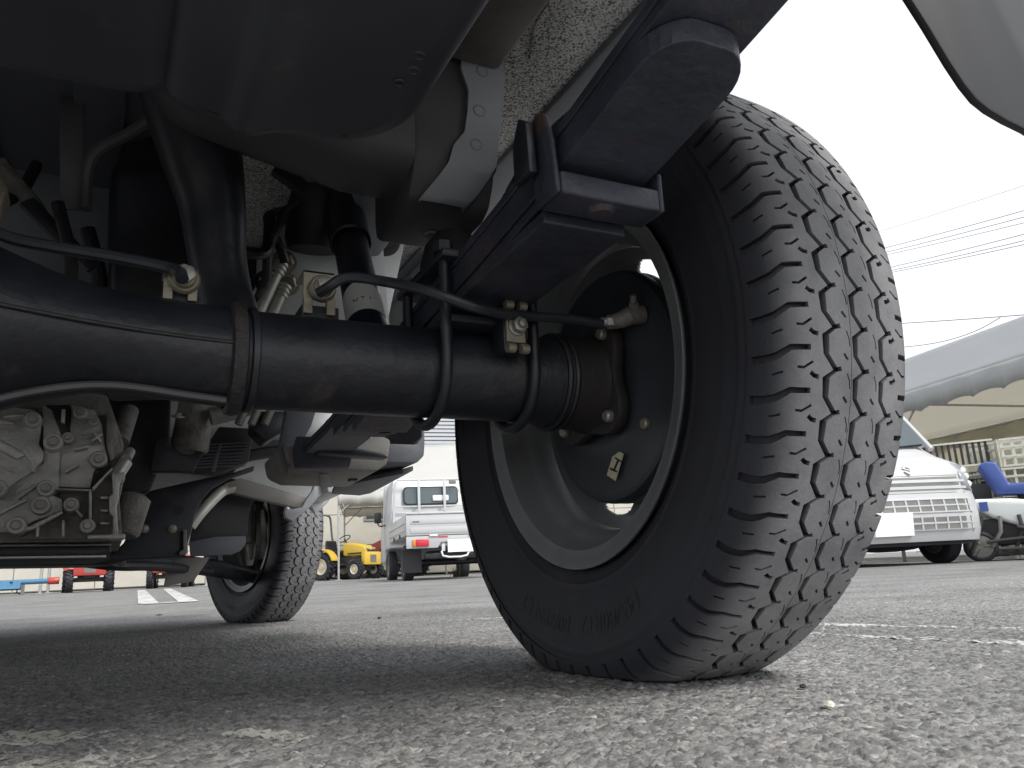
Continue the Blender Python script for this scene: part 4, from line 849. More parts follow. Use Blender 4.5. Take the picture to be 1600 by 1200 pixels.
part('liner_panel', MB().prism([(0.414,1.350,0.343),(0.458,1.350,0.351),(0.532,1.350,0.299),(0.521,1.350,0.277),(0.517,1.350,0.217),(0.494,1.350,0.209),(0.419,1.350,0.202),(0.390,1.350,0.192),(0.396,1.350,0.227),(0.403,1.350,0.263)], (0,.01,0)), 'blackplastic', ln, bevel=.002)
part('liner_flap', MB().prism([(0.390,1.330,0.200),(0.447,1.330,0.210),(0.511,1.330,0.210),(0.511,1.330,0.190),(0.500,1.330,0.176),(0.482,1.330,0.168),(0.394,1.330,0.167)], (0,.012,0)), 'plasticgrey', ln, bevel=.003)
# front knuckle and strut inside the front wheel
kn = empty('steering_knuckle', (0,0,0), 0, truck)
part('knuckle', MB().tube([(0.615,1.860,0.317), (0.621,1.860,0.242), (0.627,1.870,0.178)], [.026,.032,.022], 14, 2), 'aludark', kn)
part('strut', MB().cyl((0.609,1.880,0.502), (0.625,1.870,0.309), .026, n=20), 'chassis', kn)
part('caliper', MB().box(.555,.60,1.80,1.93,.22,.31), 'aludark', kn, bevel=.01)
part('brake_disc', MB().lathe([(.03,0),(.11,0),(.11,.012),(.03,.012)], (.612,1.915,ZC), (1,-.0,0), 40, True), 'aludark', kn)
part('knuckle', MB().tube([(0.506,1.800,0.153), (0.609,1.850,0.141), (0.644,1.880,0.159)], [.012,.014,.018], 10, 1), 'chassis', kn)
# inner wing panel, its channel and the tab over the front tyre
wg = empty('front_wing', (0,0,0), 0, truck)
part('wing_panel', MB().prism([(0.514,1.300,0.405),(0.702,1.300,0.426),(0.679,1.300,0.301),(0.650,1.300,0.283),(0.644,1.300,0.293),(0.466,1.300,0.339)], (0,.006,0)), 'lightgrey', wg, bevel=.001)
p = (0.593,1.297,0.344); part('locating_hole', MB().lathe([(.004,.001),(.008,-.002),(.012,-.0015),(.013,.001),(.017,.0),(.020,.002)], p, (0,1,0), 24), 'lightgrey', wg)
part('locating_hole_plug', MB().lathe([(0,-.001),(.0045,-.001)], p, (0,1,0), 16), 'rubber', wg)
part('wing_channel', MB().prism([(0.452,1.270,0.323),(0.490,1.270,0.334),(0.640,1.270,0.289),(0.643,1.270,0.274),(0.631,1.270,0.262),(0.452,1.270,0.306)], (0,.03,0)), 'greybrown', wg, bevel=.003)
part('channel_end', MB().prism([(0.630,1.250,0.284),(0.644,1.250,0.304),(0.650,1.250,0.322),(0.659,1.250,0.322),(0.656,1.250,0.286),(0.639,1.250,0.266),(0.601,1.250,0.234),(0.584,1.250,0.243),(0.581,1.250,0.259),(0.621,1.250,0.266)], (0,.02,0)), 'grey', wg, bevel=.002)
part('channel_bolt', MB().lathe([(0,-.004),(.005,-.003),(.006,0),(.006,.01)], (0.590,1.260,0.263), (0,1,0), 14), 'bolt', wg)
part('arch_lip', MB().tube([(0.696,1.500,0.290), (0.719,1.500,0.307), (0.739,1.500,0.332), (0.753,1.500,0.375)], .02, 12, 2), 'lightgrey', wg)
# starter, cooling fins, brackets behind the axle
st_ = empty('starter_motor', (0,0,0), 0, truck)
part('motor_body', MB().lathe([(0,-.005),(.029,-.004),(.032,.0),(.032,.11),(.028,.12)], (0.345,0.900,0.335), (.12,.0,1), 28), 'aludark', st_)
part('motor_bracket', MB().prism([(0.283,0.885,0.300),(0.288,0.885,0.345),(0.294,0.885,0.354),(0.309,0.885,0.352),(0.314,0.885,0.339),(0.330,0.885,0.326),(0.346,0.885,0.323),(0.365,0.885,0.331),(0.377,0.885,0.345),(0.352,0.885,0.293),(0.285,0.885,0.292)], (0,.03,0)), 'chassis', st_, bevel=.002)
part('fin_block', MB().prism([(0.355,0.920,0.298),(0.381,0.920,0.351),(0.396,0.920,0.382),(0.459,0.920,0.381),(0.449,0.920,0.317),(0.405,0.920,0.299)], (0,.05,0)), 'blackplastic', st_, bevel=.002)
for k_, (a, b) in enumerate((((0.372,0.917,0.347), (0.450,0.917,0.353)), ((0.370,0.917,0.341), (0.447,0.917,0.347)), ((0.368,0.917,0.335), (0.444,0.917,0.341)), ((0.366,0.917,0.328), (0.440,0.917,0.333)), ((0.364,0.917,0.322), (0.437,0.917,0.327)), ((0.362,0.917,0.316), (0.434,0.917,0.321)), ((0.360,0.917,0.311), (0.431,0.917,0.315)), ((0.358,0.917,0.305), (0.427,0.917,0.309)))):
    part('cooling_fin', MB().tube([a, b], .0016, 6), 'plasticgrey', st_)
part('fin_web', MB().prism([(0.397,0.915,0.351),(0.402,0.915,0.351),(0.391,0.915,0.298),(0.384,0.915,0.298)], (0,.004,0)), 'plasticgrey', st_, bevel=.0005)
part('bracket_nut', MB().lathe([(0,-.008),(.006,-.008),(.006,-.003),(.013,-.003),(.013,0)], (0.323,0.880,0.388), (0,.3,-1), 20), 'bolt', st_)
part('ribbed_block', MB().prism([(0.439,0.800,0.389),(0.500,0.800,0.392),(0.497,0.800,0.359),(0.460,0.800,0.333),(0.436,0.800,0.357)], (0,.06,0)), 'chassis', truck, bevel=.006)
for a in ((0.420,0.780,0.384), (0.441,0.780,0.385), (0.463,0.780,0.386)): part('ribbed_block_bolt', MB().cyl(a, (a[0]-.01, a[1], a[2]-.025), .007, n=12), 'aludark')
part('harness_tube', MB().tube([(0.373,0.860,0.387), (0.416,0.860,0.400), (0.449,0.860,0.412)], .016, 12, 2), 'aludark')
part('dark_link', MB().tube([(0.402,1.000,0.328), (0.473,1.000,0.345), (0.522,1.000,0.354)], .012, 10, 2), 'chassis')
# spring front hanger, pan and side step
hg = empty('spring_hanger', (0,0,0), 0, truck); hg['label'] = 'grey hanger pan with raised lip in front of the spring'
part('hanger_web', MB().prism([(0.448,0.560,0.351),(0.494,0.560,0.354),(0.483,0.560,0.317),(0.470,0.560,0.293),(0.466,0.560,0.272),(0.452,0.560,0.254),(0.450,0.560,0.245),(0.438,0.560,0.282)], (0,.02,0)), 'plasticgrey', hg, bevel=.004)
part('hanger_pan', MB().prism([(.442,.55,.290),(.448,.55,.262),(.470,.55,.252),(.580,.55,.250),(.598,.55,.262),(.604,.55,.300),(.590,.55,.304)], (0,.17,-.004)), 'greybrown', hg, bevel=.006)
part('pan_emboss', MB().prism([(.500,.58,.2510),(.514,.58,.2510),(.550,.70,.2475),(.530,.70,.2475)], (0,0,-.004)), 'greybrown', hg, bevel=.0015)
part('pan_slot', MB().box(.560,.572,.625,.640,.2455,.2495), 'rubber', hg)
part('hanger_arm', MB().prism([(0.488,0.480,0.307),(0.493,0.480,0.318),(0.511,0.480,0.317),(0.517,0.480,0.294),(0.511,0.480,0.276),(0.567,0.480,0.267),(0.578,0.480,0.259),(0.475,0.480,0.263),(0.466,0.480,0.279)], (0,.03,0)), 'chassis', hg, bevel=.004)
part('step_side', MB().prism([(.606,.58,.268),(.655,.58,.268),(.668,.58,.280),(.670,.58,.300),(.670,.58,.40),(.664,.58,.40),(.664,.58,.310),(.655,.58,.298),(.606,.58,.298)], (0,.27,0)), 'plasticgrey', hg, bevel=.003)
part('step_lower_edge', MB().prism([(.560,.722,.246),(.645,.62,.256),(.664,.62,.262),(.664,.855,.252),(.640,.855,.247),(.575,.80,.244)], (0,0,.008)), 'plasticgrey', hg, bevel=.002)
part('hanger_bolt', MB().lathe([(0,-.004),(.008,-.004),(.010,0)], (.512, .30, .262), (0,0,1), 16), 'rubber', hg)
# cab and sills: they close the underside from above and ahead
cab = empty('cab', (0,0,0), 0, truck)
part('cab_shell', MB().prism([(-.735,1.26,.42),(-.735,1.26,1.74),(-.735,1.95,1.78),(-.735,2.28,1.70),(-.735,2.56,1.02),(-.735,2.60,.42)], (1.47,0,0)), 'white', cab, bevel=.05, seg=4)
part('cab_floor', MB().box(-.70, .70, 1.22, 2.58, .395, .415), 'blackplastic', cab)
part('engine_cover', MB().box(-.44, .44, .60, 1.6, .555, .60), 'blackplastic', cab)
for sx in (1, -1):
    part('sill', MB().box(min(sx*.68, sx*.73), max(sx*.68, sx*.73), 1.26, 1.55, .30, .419), 'white', cab, bevel=.01)
# rear mud flap
for sx in (1, -1):
    pl = [(.548,-.39,.596),(.550,-.39,.470)]+[(0.578,-0.390,0.372),(0.591,-0.390,0.355),(0.604,-0.390,0.336),(0.613,-0.390,0.325),(0.621,-0.390,0.318),(0.631,-0.390,0.314),(0.646,-0.390,0.311),(0.663,-0.390,0.309)]+[(.700,-.39,.300),(.712,-.39,.310),(.715,-.39,.596)]
    b = MB(); b.prism([(sx*a, b_, c_) for a, b_, c_ in pl], (0,.005,0)); fo = part('mud_flap', b, 'flap', truck, bevel=.0015); fo['label'] = 'grey rubber mud flap with rounded corner'
# ================================================================ BACKGROUND
def inst(px_xy, z=None): return z
def onground(x, y): return float(gz(np.array(x), np.array(y)))-.008
def thing(name, x, y, heading, label, cat, group=None):
    o = empty(name, (x, y, onground(x, y)), -heading); return tag(o, label, cat, group)
K['red'] = mat('red_paint', (.42, .05, .04), .35, var=.1, vs=4); K['yellow'] = mat('yellow_paint', (.62, .42, .05), .35, var=.08, vs=4)
K['blue'] = mat('blue_plastic', (.045, .085, .30), .45, var=.1); K['bluepaint'] = mat('blue_paint', (.05, .16, .28), .4, var=.15)
K['cream'] = mat('cream_rim_paint', (.62, .56, .42), .5, var=.1, vs=8); K['white2'] = mat('white_plastic', (.72, .75, .74), .5, var=.06, vs=3, dirt=(.4, .38, .33), da=.1, ds=4)
K['plateblank'] = mat('blank_number_plate', (.88, .88, .88), .4, var=0); K['lampred'] = mat('tail_lamp_red', (.55, .03, .05), .2, var=.05); K['lampclear'] = mat('clear_lamp', (.30, .32, .35), .12, var=.15, vs=12, spec=.8); K['lampamber'] = mat('amber_lamp', (.65, .22, .04), .2, var=.05)
K['tent'] = mat('white_tent_fabric', (.70, .71, .72), .7, var=.05, vs=1.5); K['tentgrey'] = mat('grey_tent_fabric', (.42, .45, .50), .7, var=.08, vs=1.5)
K['curtain'] = mat('cream_tent_curtain', (.66, .63, .52), .8, var=.08, vs=2)
K['steel'] = mat('galvanised_pipe', (.42, .43, .43), .45, metal=.3, var=.15); K['crate'] = mat('pale_crate_plastic', (.66, .65, .56), .6, var=.1, vs=5)
K['wallpanel'] = mat('cream_wall_panel', (.50, .48, .42), .75, var=.1, vs=2.5, dirt=(.35, .33, .28), da=.2, ds=1.3); K['roof'] = mat('grey_roof_sheet', (.32, .34, .37), .5, var=.1, vs=2); K['gutter'] = mat('grey_gutter', (.22, .25, .29), .5, var=.1); K['dark'] = mat('dark_machine', (.03, .03, .032), .6, var=.3, vs=6); K['mid'] = mat('grey_machine', (.16, .16, .15), .55, var=.25, vs=8); K['wire'] = mat('cable_sheath', (.22, .22, .23), .6, var=0); K['weed'] = mat('dry_weed', (.20, .20, .07), .8, var=.3, vs=30)
# translucent tent roofs let daylight through
for k_ in ('tent', 'tentgrey', 'curtain'):
    n = K[k_].node_tree.nodes; l = K[k_].node_tree.links; b = n['Principled BSDF']; tl = n.new('ShaderNodeBsdfTranslucent'); mx = n.new('ShaderNodeMixShader'); mx.inputs[0].default_value = .5
    tl.inputs[0].default_value = (.82, .79, .70, 1); l.new(b.outputs[0], mx.inputs[1]); l.new(tl.outputs[0], mx.inputs[2]); l.new(mx.outputs[0], n['Material Output'].inputs[0])
def P_(name, mb, mt, par, **k): return mb.build(name, mt, par, **k)
def rwheel(par, x, y, r, wd, rimr, mt='white2', lug=False, name='wheel'):
    e = empty(name, (0,0,0), 0, par)
    b = MB().lathe([(rimr,-wd/2*.8),(r*.86,-wd/2),(r*.97,-wd/2*.8),(r,-wd/2*.4),(r,wd/2*.4),(r*.97,wd/2*.8),(r*.86,wd/2),(rimr,wd/2*.8)], (x, y, r), (1,0,0), 36)
    if lug:
        for k in range(18):
            a = 2*math.pi*k/18
            for s_ in (-1, 1):
                M = Matrix.Translation((x, y, r)) @ Matrix.Rotation(a+s_*.08, 4, 'X') @ Matrix.Translation((s_*wd*.25, 0, r*1.02)) @ Matrix.Rotation(s_*.6, 4, 'Z')
                b.box(-wd*.3, wd*.3, -r*.05, r*.05, -r*.09, r*.07, M)
    P_('tyre', b, 'tyre', e)
    P_('rim', MB().lathe([(rimr,-wd*.42),(rimr*.92,-wd*.44),(rimr*.8,-wd*.2),(rimr*.35,-wd*.25),(rimr*.3,-wd*.36),(0,-wd*.36)], (x, y, r), (1,0,0), 28), mt, e)
    P_('rim', MB().lathe([(rimr,wd*.42),(rimr*.92,wd*.44),(rimr*.8,wd*.2),(rimr*.35,wd*.25),(rimr*.3,wd*.36),(0,wd*.36)], (x, y, r), (1,0,0), 28), mt, e)
    return e
# ---------------- parked white pickup, seen from behind (local +y is its front)
PKC = (4.789,10.256,0.221)
pk = thing('pickup_truck', PKC[0], PKC[1], .20, 'white small pickup parked facing away, its rear gate and cab guard showing', 'pickup truck')
P_('cab_body', MB().prism([(-.72,2.02,.55),(-.70,2.02,1.05),(-.64,2.10,1.68),(-.60,2.16,1.73),(.60,2.16,1.73),(.64,2.10,1.68),(.70,2.02,1.05),(.72,2.02,.55)], (0,.75,.0)), 'white', pk, bevel=.03, seg=3)
P_('cab_nose', MB().prism([(-.72,2.775,.35),(-.72,2.775,1.70),(-.72,3.05,1.0),(-.72,3.33,.95),(-.72,3.36,.35)], (1.44,0,0)), 'white', pk, bevel=.03, seg=3)
rw = empty('rear_window', (0,0,0), 0, pk)
def rrect(cx, cz, hx, hz, r, y, n=6):
    o_ = []
    for sx, sz, a0 in ((1,1,0),(-1,1,90),(-1,-1,180),(1,-1,270)):
        o_ += [(cx+sx*(hx-r)+r*math.cos(R(a0+90*k/n)), y, cz+sz*(hz-r)+r*math.sin(R(a0+90*k/n))) for k in range(n+1)]
    return o_
tilt = lambda P: [(x, 2.00+(z-1.05)*.127, z) for x, y, z in P]
P_('window_frame', MB().prism(tilt(rrect(0, 1.42, .475, .155, .07, 0)), (0,.02,.0)), 'blackplastic', rw, bevel=.004)
P_('pane', MB().prism([(x, y-.006, z) for x, y, z in tilt(rrect(0, 1.42, .45, .135, .06, 0))], (0,.006,0)), 'glass', rw)
P_('headrest', MB().box(.02,.30,1.985,2.03,1.32,1.42), 'white2', rw, bevel=.02)
gf = empty('cab_guard', (0,0,0), 0, pk)
P_('guard_frame', MB().tube([(-.66,1.93,.93),(-.62,1.97,1.62),(-.57,1.98,1.68),(.57,1.98,1.68),(.62,1.97,1.62),(.66,1.93,.93)], .017, 8), 'white', gf)
for x in (-.22, .22): P_('guard_bar', MB().box(x-.022, x+.022, 1.945, 1.96, .97, 1.69), 'white', gf, bevel=.004)
for z in (1.13, 1.235): P_('guard_rail', MB().box(-.64, .64, 1.963, 1.978, z-.012, z+.012), 'white', gf, bevel=.004)
P_('guard_panel', MB().box(-.68,.68,1.965,1.985,.66,1.06), 'white', gf, bevel=.006)
P_('guard_lamp', MB().box(.30,.42,1.92,1.96,1.60,1.66), 'mid', gf, bevel=.01)
bd = empty('cargo_bed', (0,0,0), 0, pk)
P_('bed_floor', MB().box(-.70,.70,.03,1.93,.62,.66), 'white', bd, bevel=.004)
for s_ in (-1, 1):
    P_('side_gate', MB().box(min(s_*.70,s_*.735), max(s_*.70,s_*.735), .02, 1.92, .63, .93), 'white', bd, bevel=.01)
    for z in (.70, .80): P_('gate_ridge', MB().box(min(s_*.736,s_*.745), max(s_*.736,s_*.745), .05, 1.9, z, z+.03), 'white', bd, bevel=.004)
    for y in (.5, 1.2): P_('latch', MB().box(min(s_*.736,s_*.752), max(s_*.736,s_*.752), y, y+.05, .62, .68), 'blackplastic', bd, bevel=.004)
tg = empty('tailgate', (0,0,0), 0, pk)
P_('gate_panel', MB().box(-.72,.72,-.015,.015,.63,.93), 'white', tg, bevel=.008)
for z0, z1 in ((.66,.745),(.79,.87)): P_('gate_panel_press', MB().box(-.66,.66,-.0215,-.0155,z0,z1), 'white', tg, bevel=.006)
P_('gate_top_roll', MB().box(-.72,.72,-.03,.02,.931,.955), 'white', tg, bevel=.008)
for x in (-.33, .25): P_('gate_hook', MB().box(x-.06,x+.06,-.035,-.016,.612,.636), 'white2', tg, bevel=.006)
P_('badge', MB().box(-.63,-.53,-.024,-.0218,.815,.835), 'mid', tg, smooth=False)
rs_ = empty('rear_sill', (0,0,0), 0, pk)
P_('sill_panel', MB().prism([(-.72,-.01,.62),(.72,-.01,.62),(.72,-.01,.45),(.30,-.01,.45),(.25,-.01,.53),(-.22,-.01,.53),(-.27,-.01,.45),(-.72,-.01,.45)], (0,.03,0)), 'white', rs_, bevel=.006)
for s_ in (-1, 1):
    lm = empty('tail_light', (0,0,0), 0, pk); x0 = s_*.50
    P_('lamp_red', MB().box(x0-.085,x0+.10,-.035,-.0115,.475,.575) if s_ < 0 else MB().box(x0-.10,x0+.085,-.035,-.0115,.475,.575), 'lampred', lm, bevel=.008)
    xa_ = (x0-.135, x0-.087) if s_ < 0 else (x0+.087, x0+.135)
    P_('lamp_amber', MB().box(xa_[0], xa_[1], -.035,-.0115,.475,.575), 'lampamber', lm, bevel=.008)
    P_('mud_flap', MB().box(s_*.60-.14,s_*.60+.14,.30,.31,.12,.45), 'blackplastic', pk)
    P_('mirror', MB().box(s_*.83-.06,s_*.83+.06,2.75,2.80,1.03,1.22), 'blackplastic', pk, bevel=.02)
    P_('mirror_arm', MB().tube([(s_*.83,2.8,1.03),(s_*.80,2.78,.97),(s_*.70,2.75,.99)], .012, 8, 1), 'blackplastic', pk)
    for y in (.62, 2.55): rwheel(pk, s_*.62, y, .265, .15, .165, 'mid')
P_('reflector', MB().box(-.27,-.12,-.018,-.0105,.595,.612), 'lampred', rs_)
P_('number_plate', MB().box(-.13,.24,-.045,-.035,.38,.56), 'plateblank', pk)
P_('rear_beam', MB().box(-.45,.45,.08,.16,.30,.38), 'chassis', pk, bevel=.01); P_('tow_bar', MB().tube([(-.22,-.02,.40),(-.20,-.05,.31),(.14,-.05,.31),(.18,-.02,.38),(.26,.0,.40)], .014, 8, 1), 'white2', pk)
P_('spare_wheel', MB().lathe([(.10,-.06),(.22,-.065),(.255,-.03),(.255,.03),(.22,.065),(.1,.06)], (-.12,.55,.36), (0,0,1), 28), 'tyre', pk)
P_('axle_tube', MB().cyl((-.6,.62,.265),(.6,.62,.265),.05,n=12), 'chassis', pk); P_('exhaust_can', MB().cyl((.15,.25,.34),(.15,.75,.34),.07,n=16), 'mid', pk)
for x in (-.18, -.02): P_('hanger_post', MB().box(x-.025,x+.025,.02,.05,.40,.53), 'white2', pk, bevel=.004)
# ---------------- small yellow tractor (local +x is its front)
def tractor(name, x, y, heading, label, body, rops=True, scale=1., lamp=True, cover=False):
    t_ = thing(name, x, y, heading, label, 'tractor', 'small tractors parked in front of the building'); t_.scale = (scale,)*3
    c_ = lambda n, mb, mt, **k: P_(n, mb, mt, t_, **k)
    rot = Matrix.Rotation(math.pi/2, 4, 'Z')
    def W(px_, py_, r, wd, rr, lug=True):
        e = rwheel(t_, 0, 0, r, wd, rr, 'cream', lug); e.location = (px_, py_, 0); e.rotation_euler.z = math.pi/2; return e
    for s_ in (-1, 1):
        W(-.45, s_*.45, .36, .22, .21); W(.65, s_*.40, .25, .15, .13)
        fd = [(-.88+.02, .42), (-.80, .66), (-.62, .80), (-.38, .82), (-.20, .72), (-.10, .50)]
        b = MB(); P0 = [(-.45+.44*math.cos(t), .40+.44*math.sin(t)) for t in np.linspace(R(15), R(165), 14)]; P1 = [(-.45+.40*math.cos(t), .40+.40*math.sin(t)) for t in np.linspace(R(165), R(15), 14)]
        b.prism([(a, s_*.30, z) for a, z in P0+P1], (0, s_*.26, 0)); c_('fender', b, body, bevel=.01)
    c_('hood', MB().prism([(.02,-.19,.62),(.02,-.19,.98),(.30,-.19,.97),(.72,-.19,.88),(.84,-.19,.80),(.86,-.19,.60)], (0,.38,0)), body, bevel=.05, seg=3)
    c_('hood_stripe', MB().box(.20,.70,-.196,-.191,.66,.70), 'blackplastic'); c_('grille', MB().box(.855,.868,-.15,.15,.62,.76), 'blackplastic', bevel=.004)
    for s_ in (-1, 1): c_('headlight', MB().box(.80,.872,s_*.12-.05,s_*.12+.05,.765,.815), 'lampclear', bevel=.008)
    c_('front_weight', MB().box(.80,.93,-.34,.34,.36,.70), body, bevel=.02); c_('front_plate', MB().box(.931,.94,-.12,.12,.42,.62), 'mid'); c_('chassis_block', MB().box(-.70,.82,-.13,.13,.30,.60), 'dark', bevel=.02)
    c_('front_axle', MB().box(.60,.70,-.36,.36,.22,.32), 'dark', bevel=.01); c_('footplate', MB().box(-.25,.10,-.40,.40,.38,.42), 'dark', bevel=.005)
    c_('seat', MB().prism([(-.62,-.2,.72),(-.62,-.2,1.08),(-.55,-.2,1.08),(-.50,-.2,.80),(-.20,-.2,.78),(-.20,-.2,.70)], (0,.4,0)), 'blackplastic', bevel=.03)
    c_('steering_column', MB().cyl((.08,0,.85),(-.08,0,1.10),.02,n=10), 'dark'); c_('steering_wheel', MB().torus((-.09,0,1.11), (-.5,0,.85), .17, .014, 24, 8), 'blackplastic')
    if rops: c_('roll_bar', MB().tube([(-.70,-.33,.55),(-.85,-.33,1.2),(-.88,-.31,1.72),(-.86,-.22,1.82),(-.86,.22,1.82),(-.88,.31,1.72),(-.85,.33,1.2),(-.70,.33,.55)], .030, 8, 1), 'mid')
    c_('rear_hitch', MB().box(-1.1,-.72,-.25,.25,.28,.50), 'dark', bevel=.02)
    return t_
tractor('tractor', 5.30, 18.0, .27+.72, 'small yellow tractor with grey roll bar left of the white pickup', 'yellow', scale=.84)
tractor('tractor', 6.95, 19.55, .31-2.2, 'red tractor half hidden behind the white pickup', 'red')
tractor('tractor', .02, 18.6, 1.55, 'red tractor seen from the front beside the metal posts on the far left', 'red', scale=.86)
tractor('tractor', 1.62, 19.2, 1.72, 'red tractor with lugged tyres seen just left of the front wheel', 'red', scale=.86)
# blue soil tiller on the far left
tl = thing('rotary_tiller', -1.45, 18.2, 0, 'blue tilling implement with red end on the far left', 'implement')
P_('tiller_hood', MB().prism([(-.9,-.25,.12),(-.9,.0,.30),(-.9,.3,.22),(-.9,.3,.10)], (1.2,0,0)), 'bluepaint', tl, bevel=.02); P_('tiller_beam', MB().cyl((-.9,0,.24),(.75,0,.25),.05,n=14), 'bluepaint', tl)
P_('end_cap', MB().cyl((.75,0,.25),(.95,0,.25),.07,n=14), 'red', tl, bevel=.01); P_('tiller_shaft', MB().cyl((-.9,0,.16),(.3,0,.16),.03,n=10), 'dark', tl)
for k in range(9): P_('tine', MB().tube([(-.8+.13*k,0,.16),(-.8+.13*k,.10*math.cos(k*2.1),.16+.12*math.sin(k*2.1)),(-.75+.13*k,.16*math.cos(k*2.1+.5),.17+.15*math.sin(k*2.1+.5))], .012, 6), 'dark', tl)
P_('support_leg', MB().box(.30,.36,-.03,.03,0,.20), 'mid', tl)
for px_, nm in ((-.80, 'left'), (-.66, 'right'), (.42-1.0, 'x')): pass
for x_, y_, lb in ((-.86, 18.9, 'grey metal post beside the blue implement, the left one of a pair'), (-.72, 18.9, 'grey metal post beside the blue implement, the right one of a pair'), (2.36, 19.0, 'grey metal post seen just behind the front wheel')):
    t_ = thing('metal_post', x_, y_, 0, lb, 'post', 'metal posts along the wall')
    P_('post_tube', MB().cyl((0,0,0),(0,0,1.5),.03,n=12), 'steel', t_); P_('base_plate', MB().box(-.08,.08,-.08,.08,0,.015), 'steel', t_, bevel=.003)
# ---------------- building behind
def local(o, ex): return Matrix.Translation(o) @ Matrix.Rotation(-math.atan2(-ex[1], ex[0]), 4, 'Z')
bl_ = thing('workshop_building', -7.0, 23.6, .155, 'long cream panelled building with grey siding above its gutter', 'building')
P_('wall_core', MB().box(0,24,.05,6,0,5.6), 'wallpanel', bl_, smooth=False)
for i in range(13):
    for j in range(4):
        o_ = P_('wall_panel', MB().box(.01+i*1.8, 1.79+i*1.8, 0, .045, .02+j*.84, .845+j*.84), 'wallpanel', bl_, bevel=.008, smooth=False)
for i in range(26):
    P_('wall_ring', MB().torus((.5+i*.9, -.004, 3.13), (0,1,0), .12, .012, 20, 6), 'wallpanel', bl_)
P_('gutter', MB().prism([(0,-.05,3.50),(0,-.22,3.50),(0,-.24,3.66),(0,-.05,3.68)], (24,0,0)), 'gutter', bl_, bevel=.01)
for i in range(30): P_('gutter_bracket', MB().prism([(.3+i*.8,-.05,3.44),(.3+i*.8,-.18,3.495),(.3+i*.8,-.05,3.495)], (.06,0,0)), 'white2', bl_)
for k in range(17): P_('siding_board', MB().prism([(0,.03,3.70+k*.115),(0,-.03,3.70+k*.115),(0,.0,3.80+k*.115),(0,.03,3.80+k*.115)], (24,0,0)), 'roof', bl_, smooth=False)
for i, x_ in enumerate((13.9,)):
    w_ = empty('window', (0,0,0), 0, bl_)
    P_('window_frame', MB().box(x_, x_+1.3, -.03, -.005, 1.5, 2.4), 'steel', w_, bevel=.005); P_('pane', MB().box(x_+.06, x_+.62, -.036, -.031, 1.56, 2.34), 'glass', w_); P_('pane', MB().box(x_+.68, x_+1.24, -.036, -.031, 1.56, 2.34), 'glass', w_)
